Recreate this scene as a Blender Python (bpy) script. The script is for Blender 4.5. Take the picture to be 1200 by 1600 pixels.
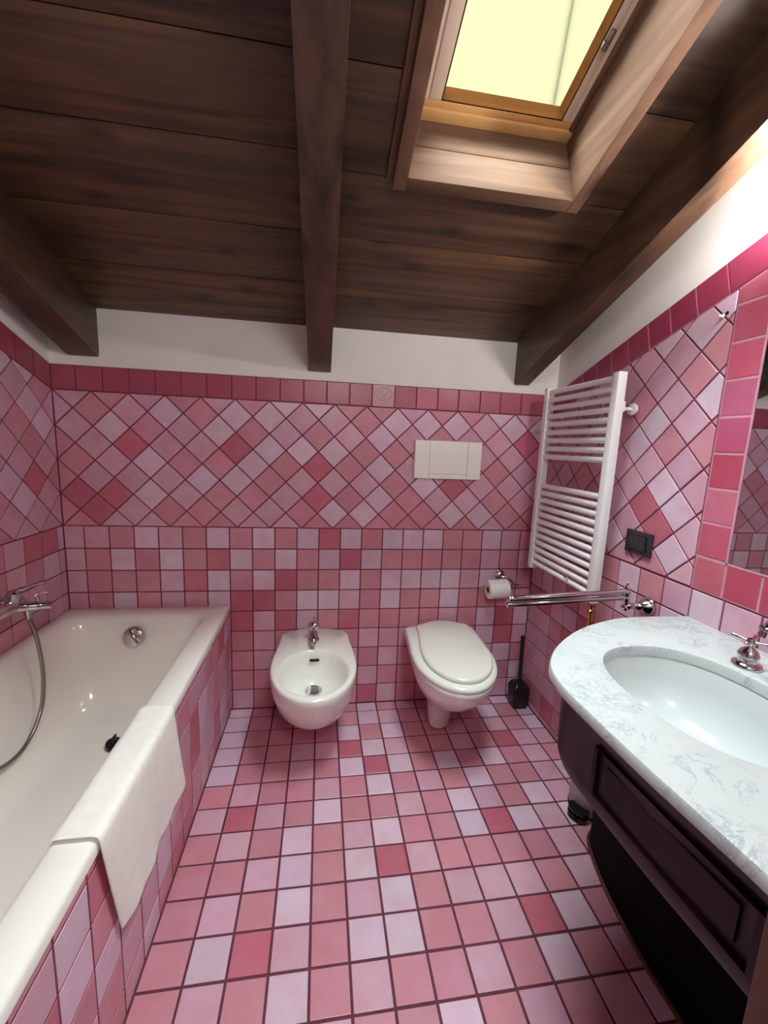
import bpy, bmesh, math, random
from mathutils import Vector, Matrix
random.seed(11)
PI = math.pi
for o in list(bpy.data.objects): bpy.data.objects.remove(o, do_unlink=True)
scene = bpy.context.scene
COL = scene.collection

# ------------------------------------------------------------------ camera, light, exposure
cam_d = bpy.data.cameras.new('camera'); cam = bpy.data.objects.new('camera', cam_d); COL.objects.link(cam)
cam_d.sensor_fit = 'VERTICAL'; cam_d.sensor_height = 32.0; cam_d.sensor_width = 24.0
cam_d.lens = 649.516 / 1600 * 32.0
cam_d.clip_start = 0.02
def cam_rot(yaw, pitch, roll):
    cy, sy, cp, sp = math.cos(yaw), math.sin(yaw), math.cos(pitch), math.sin(pitch)
    fw = Vector((sy*cp, cy*cp, sp)); r = Vector((cy, -sy, 0)); u = r.cross(fw)
    cr, sr = math.cos(roll), math.sin(roll)
    return cr*r + sr*u, -sr*r + cr*u, fw
_r, _u, _f = cam_rot(0.153, -0.1593, 0.0418)
m = Matrix.Identity(4)
for i in range(3): m[i][0], m[i][1], m[i][2] = _r[i], _u[i], -_f[i]
m.translation = Vector((1.0062, -1.918, 1.2939))
cam.matrix_world = m
scene.camera = cam

world = bpy.data.worlds.new('overcast_sky'); scene.world = world; world.use_nodes = True
bg = world.node_tree.nodes['Background']
bg.inputs['Color'].default_value = (0.88, 0.97, 1.0, 1); bg.inputs['Strength'].default_value = 55.0
LAMP_POWER = 29.0
FILL_POWER = 72.0
scene.view_settings.view_transform = 'Standard'; scene.view_settings.look = 'None'
scene.view_settings.gamma = 1.0; scene.view_settings.use_curve_mapping = False
scene.view_settings.exposure = 0.14
cy = scene.cycles
cy.use_denoising = True; cy.max_bounces = 10; cy.diffuse_bounces = 6; cy.glossy_bounces = 5
cy.transparent_max_bounces = 12; cy.caustics_reflective = False; cy.caustics_refractive = False
cy.sample_clamp_indirect = 8.0

# ------------------------------------------------------------------ helpers
def lin(c):
    return tuple((x/12.92 if x <= 0.04045 else ((x+0.055)/1.055)**2.4) for x in [v/255 for v in c])
def wloc(o):
    v = Vector((0, 0, 0))
    while o is not None: v = v + Vector(o.location); o = o.parent
    return v
def tag(o, label=None, cat=None, group=None, kind=None):
    if label: o['label'] = label
    if cat: o['category'] = cat
    if group: o['group'] = group
    if kind: o['kind'] = kind
    return o
def thing(name, loc, label, cat, group=None, kind=None):
    o = bpy.data.objects.new(name, None); COL.objects.link(o); o.location = loc; o.empty_display_size = 0.05
    return tag(o, label, cat, group, kind)
def obj(name, bm, mats, parent=None, smooth=True, angle=40, recalc=True):
    """Link a bmesh given in world coordinates as one mesh object under parent."""
    if recalc: bmesh.ops.recalc_face_normals(bm, faces=bm.faces[:])
    if parent is not None: bmesh.ops.translate(bm, verts=bm.verts[:], vec=-wloc(parent))
    me = bpy.data.meshes.new(name); bm.to_mesh(me); bm.free()
    if not isinstance(mats, (list, tuple)): mats = [mats]
    for mm in mats: me.materials.append(mm)
    if smooth:
        me.shade_smooth()
        try: me.set_sharp_from_angle(angle=math.radians(angle))
        except Exception: pass
    o = bpy.data.objects.new(name, me); COL.objects.link(o); o.parent = parent
    return o
def B(): return bmesh.new()
def box(bm, a, b, bev=0.0, M=None, mat=0):
    cs = [Vector((x, y, z)) for x in (a[0], b[0]) for y in (a[1], b[1]) for z in (a[2], b[2])]
    if M is not None: cs = [M @ c for c in cs]
    v = [bm.verts.new(c) for c in cs]
    fs = [bm.faces.new([v[i] for i in q]) for q in ((0,1,3,2),(4,6,7,5),(0,4,5,1),(2,3,7,6),(0,2,6,4),(1,5,7,3))]
    for f in fs: f.material_index = mat
    if bev > 0:
        es = list({e for f in fs for e in f.edges})
        bmesh.ops.bevel(bm, geom=es, offset=bev, segments=2, affect='EDGES', profile=0.6)
def bx(a, b, bev=0.0, M=None):
    bm = B(); box(bm, a, b, bev, M); return bm
def basis(d):
    d = Vector(d).normalized()
    a = Vector((0, 0, 1)) if abs(d.z) < 0.9 else Vector((1, 0, 0))
    u = d.cross(a).normalized(); return u, d.cross(u).normalized(), d
def loft(bm, rings, cap0=True, cap1=True, closed=True):
    vr = [[bm.verts.new(p) for p in r] for r in rings]
    n = len(vr[0])
    for a, b in zip(vr[:-1], vr[1:]):
        for i in range(n if closed else n-1):
            j = (i+1) % n
            bm.faces.new((a[i], a[j], b[j], b[i]))
    if closed and cap0: bm.faces.new(list(reversed(vr[0])))
    if closed and cap1: bm.faces.new(vr[-1])
    return vr
def tube(bm, pts, rad, n=12, caps=True):
    pts = [Vector(p) for p in pts]; rings = []; pu = None
    for i, p in enumerate(pts):
        d = (pts[min(i+1, len(pts)-1)] - pts[max(i-1, 0)])
        if d.length < 1e-9: d = Vector((0, 0, 1))
        d.normalize()
        if pu is None: u, w, _ = basis(d)
        else:
            u = pu - d*pu.dot(d)
            if u.length < 1e-6: u, w, _ = basis(d)
            u.normalize(); w = d.cross(u)
        pu = u
        r = rad[i] if isinstance(rad, (list, tuple)) else rad
        rings.append([p + u*(r*math.cos(2*PI*k/n)) + w*(r*math.sin(2*PI*k/n)) for k in range(n)])
    loft(bm, rings, caps, caps)
def lathe(bm, prof, at, axis=(0, 0, 1), n=24):
    """prof: (radius, height along axis)."""
    u, w, d = basis(axis); at = Vector(at)
    loft(bm, [[at + d*h + u*(max(r, 1e-4)*math.cos(2*PI*k/n)) + w*(max(r, 1e-4)*math.sin(2*PI*k/n)) for k in range(n)] for r, h in prof])
def ball(bm, c, r, n=16, sx=1, sy=1, sz=1):
    c = Vector(c); rings = []
    for i in range(1, 10):
        t = PI*i/10
        rings.append([c + Vector((sx*r*math.sin(t)*math.cos(2*PI*k/n), sy*r*math.sin(t)*math.sin(2*PI*k/n), sz*-r*math.cos(t))) for k in range(n)])
    loft(bm, rings)
def bez(ps, n=24):
    """Catmull-Rom through the points."""
    ps = [Vector(p) for p in ps]; out = []
    for i in range(len(ps)-1):
        p0, p1, p2, p3 = ps[max(i-1, 0)], ps[i], ps[i+1], ps[min(i+2, len(ps)-1)]
        for k in range(n):
            t = k/n
            out.append(0.5*((2*p1) + (p2-p0)*t + (2*p0-5*p1+4*p2-p3)*t*t + (-p0+3*p1-3*p2+p3)*t**3))
    out.append(ps[-1]); return out

# ------------------------------------------------------------------ materials
def newmat(name):
    mt = bpy.data.materials.new(name); mt.use_nodes = True
    nt = mt.node_tree; return mt, nt, nt.nodes, nt.links, nt.nodes['Principled BSDF']
def plain(name, srgb, rough=0.5, metal=0.0, coat=0.0, noise=0.0, nscale=8.0, bump=0.0, bscale=60.0, spec=0.5):
    mt, nt, N, L, P = newmat(name)
    c = lin(srgb)
    P.inputs['Roughness'].default_value = rough; P.inputs['Metallic'].default_value = metal
    P.inputs['Coat Weight'].default_value = coat; P.inputs['Coat Roughness'].default_value = 0.05
    P.inputs['Specular IOR Level'].default_value = spec
    tc = N.new('ShaderNodeTexCoord')
    nz = N.new('ShaderNodeTexNoise'); nz.inputs['Scale'].default_value = nscale; nz.inputs['Detail'].default_value = 5
    L.new(tc.outputs['Object'], nz.inputs['Vector'])
    rp = N.new('ShaderNodeValToRGB')
    rp.color_ramp.elements[0].position = 0.3; rp.color_ramp.elements[1].position = 0.7
    rp.color_ramp.elements[0].color = tuple(v*(1-noise) for v in c) + (1,)
    rp.color_ramp.elements[1].color = tuple(min(1, v*(1+noise*0.5)) for v in c) + (1,)
    L.new(nz.outputs['Fac'], rp.inputs['Fac']); L.new(rp.outputs['Color'], P.inputs['Base Color'])
    if bump > 0:
        n2 = N.new('ShaderNodeTexNoise'); n2.inputs['Scale'].default_value = bscale; n2.inputs['Detail'].default_value = 3
        bp = N.new('ShaderNodeBump'); bp.inputs['Strength'].default_value = bump; bp.inputs['Distance'].default_value = 0.004
        L.new(tc.outputs['Object'], n2.inputs['Vector']); L.new(n2.outputs['Fac'], bp.inputs['Height']); L.new(bp.outputs['Normal'], P.inputs['Normal'])
    return mt
def tile_mat(name, rough, var=0.22):
    mt, nt, N, L, P = newmat(name)
    oi = N.new('ShaderNodeObjectInfo'); tc = N.new('ShaderNodeTexCoord')
    vm = N.new('ShaderNodeVectorMath'); vm.operation = 'MULTIPLY_ADD'
    cb = N.new('ShaderNodeCombineXYZ')
    for k in range(3): L.new(oi.outputs['Random'], cb.inputs[k])
    L.new(cb.outputs[0], vm.inputs[0]); vm.inputs[1].default_value = (37.1, 91.7, 53.3); L.new(tc.outputs['Object'], vm.inputs[2])
    nz = N.new('ShaderNodeTexNoise'); nz.inputs['Scale'].default_value = 13.0; nz.inputs['Detail'].default_value = 4; nz.inputs['Roughness'].default_value = 0.6
    L.new(vm.outputs[0], nz.inputs['Vector'])
    mr = N.new('ShaderNodeMapRange'); mr.inputs['From Min'].default_value = 0.25; mr.inputs['From Max'].default_value = 0.75
    mr.inputs['To Min'].default_value = 1.0-var; mr.inputs['To Max'].default_value = 1.0+var*0.7
    L.new(nz.outputs['Fac'], mr.inputs['Value'])
    mx = N.new('ShaderNodeVectorMath'); mx.operation = 'MULTIPLY'
    L.new(oi.outputs['Color'], mx.inputs[0])
    cv = N.new('ShaderNodeCombineXYZ')
    # glaze pools: green and blue vary more than red
    L.new(mr.outputs['Result'], cv.inputs[1]); L.new(mr.outputs['Result'], cv.inputs[2])
    hr = N.new('ShaderNodeMapRange'); hr.inputs['To Min'].default_value = 1.0-var*0.35; hr.inputs['To Max'].default_value = 1.0+var*0.25
    L.new(nz.outputs['Fac'], hr.inputs['Value']); L.new(hr.outputs['Result'], cv.inputs[0])
    L.new(cv.outputs[0], mx.inputs[1]); L.new(mx.outputs[0], P.inputs['Base Color'])
    P.inputs['Roughness'].default_value = rough; P.inputs['Specular IOR Level'].default_value = 0.5
    n2 = N.new('ShaderNodeTexNoise'); n2.inputs['Scale'].default_value = 28.0; n2.inputs['Detail'].default_value = 2
    L.new(vm.outputs[0], n2.inputs['Vector'])
    bp = N.new('ShaderNodeBump'); bp.inputs['Strength'].default_value = 0.12; bp.inputs['Distance'].default_value = 0.003
    L.new(n2.outputs['Fac'], bp.inputs['Height']); L.new(bp.outputs['Normal'], P.inputs['Normal'])
    return mt
def wood(name, base, dark, axis='X', rough=0.45, scale=1.0, knots=True, coat=0.0, spec=0.5):
    mt, nt, N, L, P = newmat(name)
    tc = N.new('ShaderNodeTexCoord'); oi = N.new('ShaderNodeObjectInfo')
    cb = N.new('ShaderNodeCombineXYZ')
    for k in range(3): L.new(oi.outputs['Random'], cb.inputs[k])
    ad = N.new('ShaderNodeVectorMath'); ad.operation = 'MULTIPLY_ADD'; ad.inputs[1].default_value = (17.0, 31.0, 23.0)
    L.new(cb.outputs[0], ad.inputs[0]); L.new(tc.outputs['Object'], ad.inputs[2])
    mp = N.new('ShaderNodeMapping')
    s = {'X': (1.5, 26, 26), 'Y': (26, 1.5, 26), 'Z': (26, 26, 1.5)}[axis]
    mp.inputs['Scale'].default_value = tuple(v*scale for v in s)
    L.new(ad.outputs[0], mp.inputs['Vector'])
    n1 = N.new('ShaderNodeTexNoise'); n1.inputs['Scale'].default_value = 1.0; n1.inputs['Detail'].default_value = 6; n1.inputs['Distortion'].default_value = 0.9
    L.new(mp.outputs[0], n1.inputs['Vector'])
    n2 = N.new('ShaderNodeTexNoise'); n2.inputs['Scale'].default_value = 2.6*scale; n2.inputs['Detail'].default_value = 3
    L.new(ad.outputs[0], n2.inputs['Vector'])
    mi = N.new('ShaderNodeMath'); mi.operation = 'MULTIPLY_ADD'; mi.inputs[1].default_value = 0.55
    L.new(n2.outputs['Fac'], mi.inputs[0]); L.new(n1.outputs['Fac'], mi.inputs[2])
    rp = N.new('ShaderNodeValToRGB')
    rp.color_ramp.elements[0].position = 0.55; rp.color_ramp.elements[1].position = 1.0
    rp.color_ramp.elements[0].color = lin(dark) + (1,); rp.color_ramp.elements[1].color = lin(base) + (1,)
    L.new(mi.outputs[0], rp.inputs['Fac'])
    out = rp.outputs['Color']
    if knots:
        mk = N.new('ShaderNodeMapping'); k = {'X': (2.2, 5, 5), 'Y': (5, 2.2, 5), 'Z': (5, 5, 2.2)}[axis]; mk.inputs['Scale'].default_value = k
        L.new(ad.outputs[0], mk.inputs['Vector'])
        vo = N.new('ShaderNodeTexVoronoi'); vo.voronoi_dimensions = '2D'; vo.inputs['Scale'].default_value = 1.0; L.new(mk.outputs[0], vo.inputs['Vector'])
        kr = N.new('ShaderNodeMapRange'); kr.inputs['From Min'].default_value = 0.02; kr.inputs['From Max'].default_value = 0.13
        kr.inputs['To Min'].default_value = 0.35; kr.inputs['To Max'].default_value = 1.0
        L.new(vo.outputs['Distance'], kr.inputs['Value'])
        mu = N.new('ShaderNodeVectorMath'); mu.operation = 'SCALE'
        L.new(out, mu.inputs[0]); L.new(kr.outputs['Result'], mu.inputs['Scale']); out = mu.outputs[0]
    L.new(out, P.inputs['Base Color'])
    P.inputs['Roughness'].default_value = rough; P.inputs['Coat Weight'].default_value = coat; P.inputs['Specular IOR Level'].default_value = spec
    bp = N.new('ShaderNodeBump'); bp.inputs['Strength'].default_value = 0.25; bp.inputs['Distance'].default_value = 0.002
    L.new(n1.outputs['Fac'], bp.inputs['Height']); L.new(bp.outputs['Normal'], P.inputs['Normal'])
    return mt
def marble_mat():
    mt, nt, N, L, P = newmat('veined_white_marble')
    tc = N.new('ShaderNodeTexCoord')
    nz = N.new('ShaderNodeTexNoise'); nz.inputs['Scale'].default_value = 9.0; nz.inputs['Detail'].default_value = 8; nz.inputs['Distortion'].default_value = 1.2
    L.new(tc.outputs['Object'], nz.inputs['Vector'])
    n2 = N.new('ShaderNodeTexNoise'); n2.inputs['Scale'].default_value = 16.0; n2.inputs['Detail'].default_value = 9; n2.inputs['Roughness'].default_value = 0.7; n2.inputs['Distortion'].default_value = 1.6
    L.new(tc.outputs['Object'], n2.inputs['Vector'])
    ab = N.new('ShaderNodeMath'); ab.operation = 'SUBTRACT'; ab.inputs[1].default_value = 0.5; L.new(n2.outputs['Fac'], ab.inputs[0])
    a2 = N.new('ShaderNodeMath'); a2.operation = 'ABSOLUTE'; L.new(ab.outputs[0], a2.inputs[0])
    vr = N.new('ShaderNodeMapRange'); vr.inputs['From Min'].default_value = 0.0; vr.inputs['From Max'].default_value = 0.04
    vr.inputs['To Min'].default_value = 1.0; vr.inputs['To Max'].default_value = 0.0; L.new(a2.outputs[0], vr.inputs['Value'])
    pr = N.new('ShaderNodeMapRange'); pr.inputs['From Min'].default_value = 0.42; pr.inputs['From Max'].default_value = 0.62; L.new(nz.outputs['Fac'], pr.inputs['Value'])
    mu = N.new('ShaderNodeMath'); mu.operation = 'MULTIPLY'; L.new(vr.outputs['Result'], mu.inputs[0]); L.new(pr.outputs['Result'], mu.inputs[1])
    m1 = N.new('ShaderNodeMix'); m1.data_type = 'RGBA'
    m1.inputs['A'].default_value = lin((188, 192, 192)) + (1,); m1.inputs['B'].default_value = lin((150, 157, 162)) + (1,)
    L.new(mu.outputs[0], m1.inputs['Factor'])
    L.new(m1.outputs['Result'], P.inputs['Base Color']); P.inputs['Roughness'].default_value = 0.22
    return mt
def glass_mat():
    mt, nt, N, L, P = newmat('window_glass')
    N.remove(P)
    tr = N.new('ShaderNodeBsdfTransparent'); tr.inputs['Color'].default_value = (0.95, 0.97, 0.95, 1)
    gl = N.new('ShaderNodeBsdfGlossy'); gl.inputs['Roughness'].default_value = 0.02
    fr = N.new('ShaderNodeFresnel'); fr.inputs['IOR'].default_value = 1.3
    mx = N.new('ShaderNodeMixShader')
    L.new(fr.outputs[0], mx.inputs[0]); L.new(tr.outputs[0], mx.inputs[1]); L.new(gl.outputs[0], mx.inputs[2])
    L.new(mx.outputs[0], N['Material Output'].inputs['Surface'])
    return mt
def emit_mat(name, col, strength):
    mt, nt, N, L, P = newmat(name)
    P.inputs['Base Color'].default_value = (0.9, 0.88, 0.82, 1)
    P.inputs['Emission Color'].default_value = col + (1,); P.inputs['Emission Strength'].default_value = strength
    return mt

T_FLOOR = tile_mat('glazed_floor_tile', 0.30, 0.16)
T_WALL = tile_mat('glazed_wall_tile', 0.30, 0.20)
M_GROUTF = plain('dark_floor_grout', (100, 50, 63), 0.9, noise=0.25, nscale=20, bump=0.3, bscale=200)
M_GROUT = plain('burgundy_grout', (128, 58, 76), 0.9, noise=0.25, nscale=20, bump=0.3, bscale=200)
M_GROUTP = plain('pink_grout', (200, 140, 160), 0.9, noise=0.15, nscale=20)
M_PLASTER = plain('white_plaster', (234, 230, 224), 0.9, noise=0.06, nscale=3, bump=0.15, bscale=90)
M_PLANK = wood('dark_ceiling_wood', (106, 77, 51), (50, 35, 23), 'X', 0.48)
M_BEAM = wood('dark_beam_wood', (98, 72, 52), (54, 38, 28), 'Y', 0.45)
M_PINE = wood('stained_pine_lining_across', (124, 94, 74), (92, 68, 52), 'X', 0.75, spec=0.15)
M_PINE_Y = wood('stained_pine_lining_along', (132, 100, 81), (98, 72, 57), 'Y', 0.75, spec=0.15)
M_SASH = wood('clear_varnished_sash', (230, 186, 124), (206, 156, 94), 'X', 0.35, knots=False)
M_SASHW = plain('pale_sash_side', (224, 206, 184), 0.45, noise=0.06)
M_VAN = wood('dark_mahogany', (36, 17, 18), (24, 11, 12), 'Y', 0.38, knots=False, spec=0.25)
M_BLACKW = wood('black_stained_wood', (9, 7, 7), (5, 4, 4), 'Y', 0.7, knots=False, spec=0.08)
M_POST = wood('reddish_brown_post', (92, 56, 44), (66, 38, 31), 'Z', 0.4, knots=False)
M_ENAMEL = plain('white_enamel', (243, 239, 231), 0.14, coat=0.3)
M_CERAMIC = plain('white_ceramic', (240, 239, 232), 0.12, coat=0.5)
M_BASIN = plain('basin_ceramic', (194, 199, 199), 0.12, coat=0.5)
M_SEAT = plain('white_plastic_seat', (232, 232, 222), 0.22, coat=0.2)
M_PLASTIC = plain('ivory_plastic', (246, 243, 236), 0.3)
M_RAD = plain('white_radiator_paint', (238, 239, 238), 0.3)
M_CHROME = plain('chrome', (205, 200, 202), 0.09, metal=1.0)
M_STEEL = plain('brushed_steel_hose', (150, 142, 140), 0.28, metal=1.0)
M_BRASS = plain('brass', (190, 150, 80), 0.25, metal=1.0)
M_DARK = plain('black_plastic', (20, 20, 22), 0.35, noise=0.1)
M_DARKG = plain('black_glossy_plastic', (14, 14, 15), 0.12)
M_HOLE = plain('dark_hole', (10, 10, 10), 0.8)
M_SOCK = plain('charcoal_switch_plate', (46, 45, 48), 0.4)
M_PAPER = plain('white_paper', (240, 238, 236), 0.95, bump=0.2, bscale=120)
M_TOWEL = plain('white_terry', (248, 243, 235), 1.0, noise=0.04, nscale=40, bump=0.35, bscale=420)
M_MARBLE = marble_mat()
M_MIRROR = plain('mirror_silver', (225, 228, 230), 0.015, metal=1.0)
M_BIN = plain('grey_enamel_bin', (176, 172, 174), 0.4)
M_GLASS = glass_mat()
M_BLD = plain('ochre_plaster_facade', (42.5, 39.7, 29.5), 0.95, noise=0.05, nscale=0.6, spec=0.0)
M_DECO = plain('embossed_pale_pink_tile', (198, 156, 162), 0.38)

# ------------------------------------------------------------------ tiles
TC = {'0': (214, 184, 202), '1': (206, 160, 178), '2': (200, 136, 151), '3': (188, 104, 122)}
def tcol(c, jit=0.05):
    if c == '?': c = random.choices('0123', (3, 3, 4, 1.2))[0]
    base = lin(TC[c]) if isinstance(c, str) else lin(c)
    k = 1 + random.uniform(-jit, jit)*1.6
    return (base[0]*k*(1+random.uniform(-jit, jit)*0.3), base[1]*k*(1+random.uniform(-jit, jit)*0.5), base[2]*k*(1+random.uniform(-jit, jit)*0.5), 1)
def clip(poly, a, b, c):
    """keep a*x+b*y<=c"""
    out = []
    for i in range(len(poly)):
        p, q = poly[i], poly[(i+1) % len(poly)]
        dp, dq = a*p[0]+b*p[1]-c, a*q[0]+b*q[1]-c
        if dp <= 0: out.append(p)
        if (dp < 0 < dq) or (dq < 0 < dp):
            t = dp/(dp-dq); out.append((p[0]+t*(q[0]-p[0]), p[1]+t*(q[1]-p[1])))
    return out
def inset(poly, d):
    ar = sum(poly[i][0]*poly[(i+1) % len(poly)][1]-poly[(i+1) % len(poly)][0]*poly[i][1] for i in range(len(poly)))
    if ar < 0: poly = poly[::-1]
    out = list(poly)
    for i in range(len(poly)):
        p, q = poly[i], poly[(i+1) % len(poly)]
        L = math.hypot(q[0]-p[0], q[1]-p[1])
        if L < 1e-6: continue
        nx, ny = (q[1]-p[1])/L, -(q[0]-p[0])/L
        out = clip(out, nx, ny, nx*p[0]+ny*p[1]-d)
        if len(out) < 3: return []
    cl = []
    for p in out:
        if not cl or math.hypot(p[0]-cl[-1][0], p[1]-cl[-1][1]) > 1e-4: cl.append(p)
    if len(cl) > 2 and math.hypot(cl[0][0]-cl[-1][0], cl[0][1]-cl[-1][1]) < 1e-4: cl.pop()
    return cl if len(cl) > 2 else []
_cache = {}
def area(poly):
    return abs(sum(poly[i][0]*poly[(i+1) % len(poly)][1]-poly[(i+1) % len(poly)][0]*poly[i][1] for i in range(len(poly))))/2
def tile(parent, poly, fr, col, mat, gap=0.0029, th=0.007, name='tile', jit=0.05, tilt=0.006):
    """poly in the wall's (u,v); fr=(origin,U,V,N); front face lies on the frame's plane."""
    pl = inset(poly, gap*random.uniform(0.85, 1.15))
    if not pl or area(pl) < 1.2e-4: return None
    cx = sum(p[0] for p in pl)/len(pl); cv = sum(p[1] for p in pl)/len(pl)
    O, U, V, N = fr
    key = (mat.name, tuple(U), tuple(V), tuple(N), tuple((round(p[0]-cx, 3), round(p[1]-cv, 3)) for p in pl))
    me = _cache.get(key)
    if me is None:
        loc = [(p[0]-cx, p[1]-cv) for p in pl]
        top = inset(loc, 0.0012)
        if len(top) != len(loc): top = [(p[0]*0.94, p[1]*0.94) for p in loc]
        else:
            k = min(range(len(top)), key=lambda i: math.hypot(top[i][0]-loc[0][0], top[i][1]-loc[0][1]))
            top = top[k:]+top[:k]
        bm = B()
        f = lambda p, n: U*p[0]+V*p[1]+N*n
        loft(bm, [[f(p, -th) for p in loc], [f(p, -0.0007) for p in loc], [f(p, 0) for p in top]], False, True)
        bmesh.ops.recalc_face_normals(bm, faces=bm.faces[:])
        me = bpy.data.meshes.new('tile'); bm.to_mesh(me); bm.free(); me.materials.append(mat)
        _cache[key] = me
    o = bpy.data.objects.new(name, me); COL.objects.link(o); o.parent = parent
    o.location = O + U*cx + V*cv + N*random.uniform(-0.0006, 0.0004) - wloc(parent)
    ax = (U*random.uniform(-1, 1)+V*random.uniform(-1, 1)).normalized()
    o.rotation_mode = 'QUATERNION'
    o.rotation_quaternion = Matrix.Rotation(random.uniform(0, tilt), 3, ax).to_quaternion()
    o.color = tcol(col, jit)
    return o
def rect(u0, u1, v0, v1): return [(u0, v0), (u1, v0), (u1, v1), (u0, v1)]
V3 = Vector
FR_BACK = (V3((0, 0, 0)), V3((1, 0, 0)), V3((0, 0, 1)), V3((0, -1, 0)))
FR_FLOOR = (V3((0, 0, 0)), V3((1, 0, 0)), V3((0, 1, 0)), V3((0, 0, 1)))
XL, XR = -0.078, 2.08
FR_LEFT = (V3((XL, 0, 0)), V3((0, 1, 0)), V3((0, 0, 1)), V3((1, 0, 0)))
FR_RIGHT = (V3((XR, 0, 0)), V3((0, 1, 0)), V3((0, 0, 1)), V3((-1, 0, 0)))
YN = -2.7            # wall behind the camera

# ------------------------------------------------------------------ floor
fl = obj('floor', bx((-0.2, YN-0.1, -0.12), (2.3, 0.1, -0.003)), M_GROUTF, smooth=False)
tag(fl, 'pink and lilac glazed tile floor with burgundy joints', 'floor', kind='structure')
# rows from the wall towards the viewer; columns from the bath panel to the right
FROWS = [
 '022222021222202?'.replace('?', '1'),      # row -1
 '0222120' '1' '2122021',                    # row 0 (k -5..9)
 '02222' '0' '20222' '2' '1' '2' '0',        # row 1
 '02211' '3' '0' '1' '2' '2' '1' '2' '3' '1' '1',
 '02212' '0' '3' '0' '2' '0' '2' '0' '2' '1' '2',
 '21221' '2' '0' '2' '1' '2' '0' '2' '2' '1' '0',
 '13120' '2' '2' '1' '2' '0' '1' '2' '0' '1' '1',
 '21202' '1' '0' '2' '2' '0' '3' '0' '1' '0' '1',
 '22102' '0' '3' '1' '2' '2' '2' '2' '1' '2' '2',
 '21202' '1' '0' '2' '1' '1' '1' '2' '1' '1' '2',
 '20312' '0' '0' '2' '2' '1' '3' '0' '2' '1' '2',
 '21202' '1' '2' '2' '1' '2' '0' '2' '1' '2' '0',
 '22121' '2' '2' '0' '2' '1' '2' '1' '0' '2' '1']
for ri, row in enumerate(FROWS + ['?'*15]*6):
    r = ri-1
    v1 = 0.0 if r == -1 else -0.0658-0.1*r
    v0 = -0.0658-0.1*(r+1)
    for ci, ch in enumerate(row[:15]):
        k = ci-5
        u0, u1 = 1.0983+0.1*k, 1.0983+0.1*(k+1)
        if u0 > XR: continue
        if ci == 0: u0 = 0.5925
        tile(fl, rect(u0, min(u1, XR), v0, v1), FR_FLOOR, ch, T_FLOOR, gap=0.0033)

# ------------------------------------------------------------------ back wall
bm = B(); box(bm, (-0.2, 0.0035, -0.1), (2.3, 0.12, 1.5625), mat=0); box(bm, (-0.2, 0.0, 1.5625), (2.3, 0.12, 2.1), mat=1)
wb = obj('wall_back', bm, [M_GROUT, M_PLASTER], smooth=False)
tag(wb, 'back wall of pink tiles with white plaster above', 'wall', kind='structure')
BROWS = [ # columns i=-1..20
 '1120' '1' '2' '0' '2' '0' '2' '0' '3' '0' '2' '0' '0' '0' '2' '2' '0' '1' '2',
 '1202' '0' '2' '3' '0' '2' '0' '2' '0' '3' '0' '2' '2' '2' '2' '2' '1' '2' '1',
 '1222' '1' '3' '0' '2' '0' '3' '2' '2' '0' '2' '0' '0' '0' '0' '1' '0' '1' '2',
 '1202' '1' '2' '0' '3' '3' '2' '0' '0' '1' '2' '0' '2' '2' '0' '2' '2' '2' '1',
 '2121' '2' '1' '2' '3' '1' '3' '1' '2' '3' '2' '2' '2' '2' '1' '2' '0' '3' '0',
 '2121' '2' '1' '2' '2' '1' '2' '2' '2' '2' '1' '1' '1' '2' '1' '2' '0' '3' '1',
 '2121' '2' '1' '2' '2' '1' '2' '1' '2' '1' '2' '1' '2' '1' '2' '1' '1' '0' '2',
 '2121' '2' '1' '2' '2' '2' '1' '2' '1' '2' '1' '2' '2' '1' '2' '2' '1' '2' '0',
 '2121' '2' '1' '2' '1' '2' '2' '1' '2' '1' '3' '1' '2' '2' '2' '2' '1' '1' '0']
for r, row in enumerate(BROWS):
    for ci, ch in enumerate(row):
        i = ci-1
        u0, u1 = max(0.1*i, XL), min(0.1*(i+1), XR)
        if u1 < 0.58 and r >= 5: continue      # behind the bath
        tile(wb, rect(u0, u1, 0.9-0.1*(r+1), 0.9-0.1*r), FR_BACK, ch, T_WALL)
BD = {  # half-row m -> colours for j = 0,1,2.. (odd m) or 0.5,1.5.. (even m)
 0: '211221122222212', 1: '2312221200220022', 2: '331022121221121'[:15], 3: '2111002211120211'[:16],
 4: '210220220012222'[:15], 5: '212113000221222'[:16], 6: '102102112010112'[:15], 7: '1210101011200100', 8: '121212002212201'[:15]}
BD[2] = '33012' + '2' + '1' + '3' + '2' + '0' + '2' + '1' + '1' + '2' + '1'
BD[4] = '21022' + '0' + '2' + '3' + '2' + '0' + '1' + '1' + '2' + '2' + '1'
BD[6] = '10210' + '2' + '1' + '2' + '1' + '0' + '1' + '2' + '1' + '1' + '3'
BD[1] = '2312' + '2' + '1' + '1' + '2' + '0' + '0' + '2' + '2' + '0' + '0' + '2' + '2'
BD[3] = '2111' + '0' + '0' + '2' + '1' + '1' + '1' + '2' + '0' + '3' + '1' + '1' + '0'
BD[5] = '2131' + '1' + '3' + '0' + '0' + '0' + '2' + '2' + '1' + '2' + '1' + '1' + '2'
BD[7] = '1210' + '2' + '0' + '0' + '1' + '1' + '2' + '0' + '0' + '0' + '1' + '0' + '0'
DX, DZ, Z0, Z1 = 0.1425, 0.1408, 0.9, 1.4633
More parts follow.
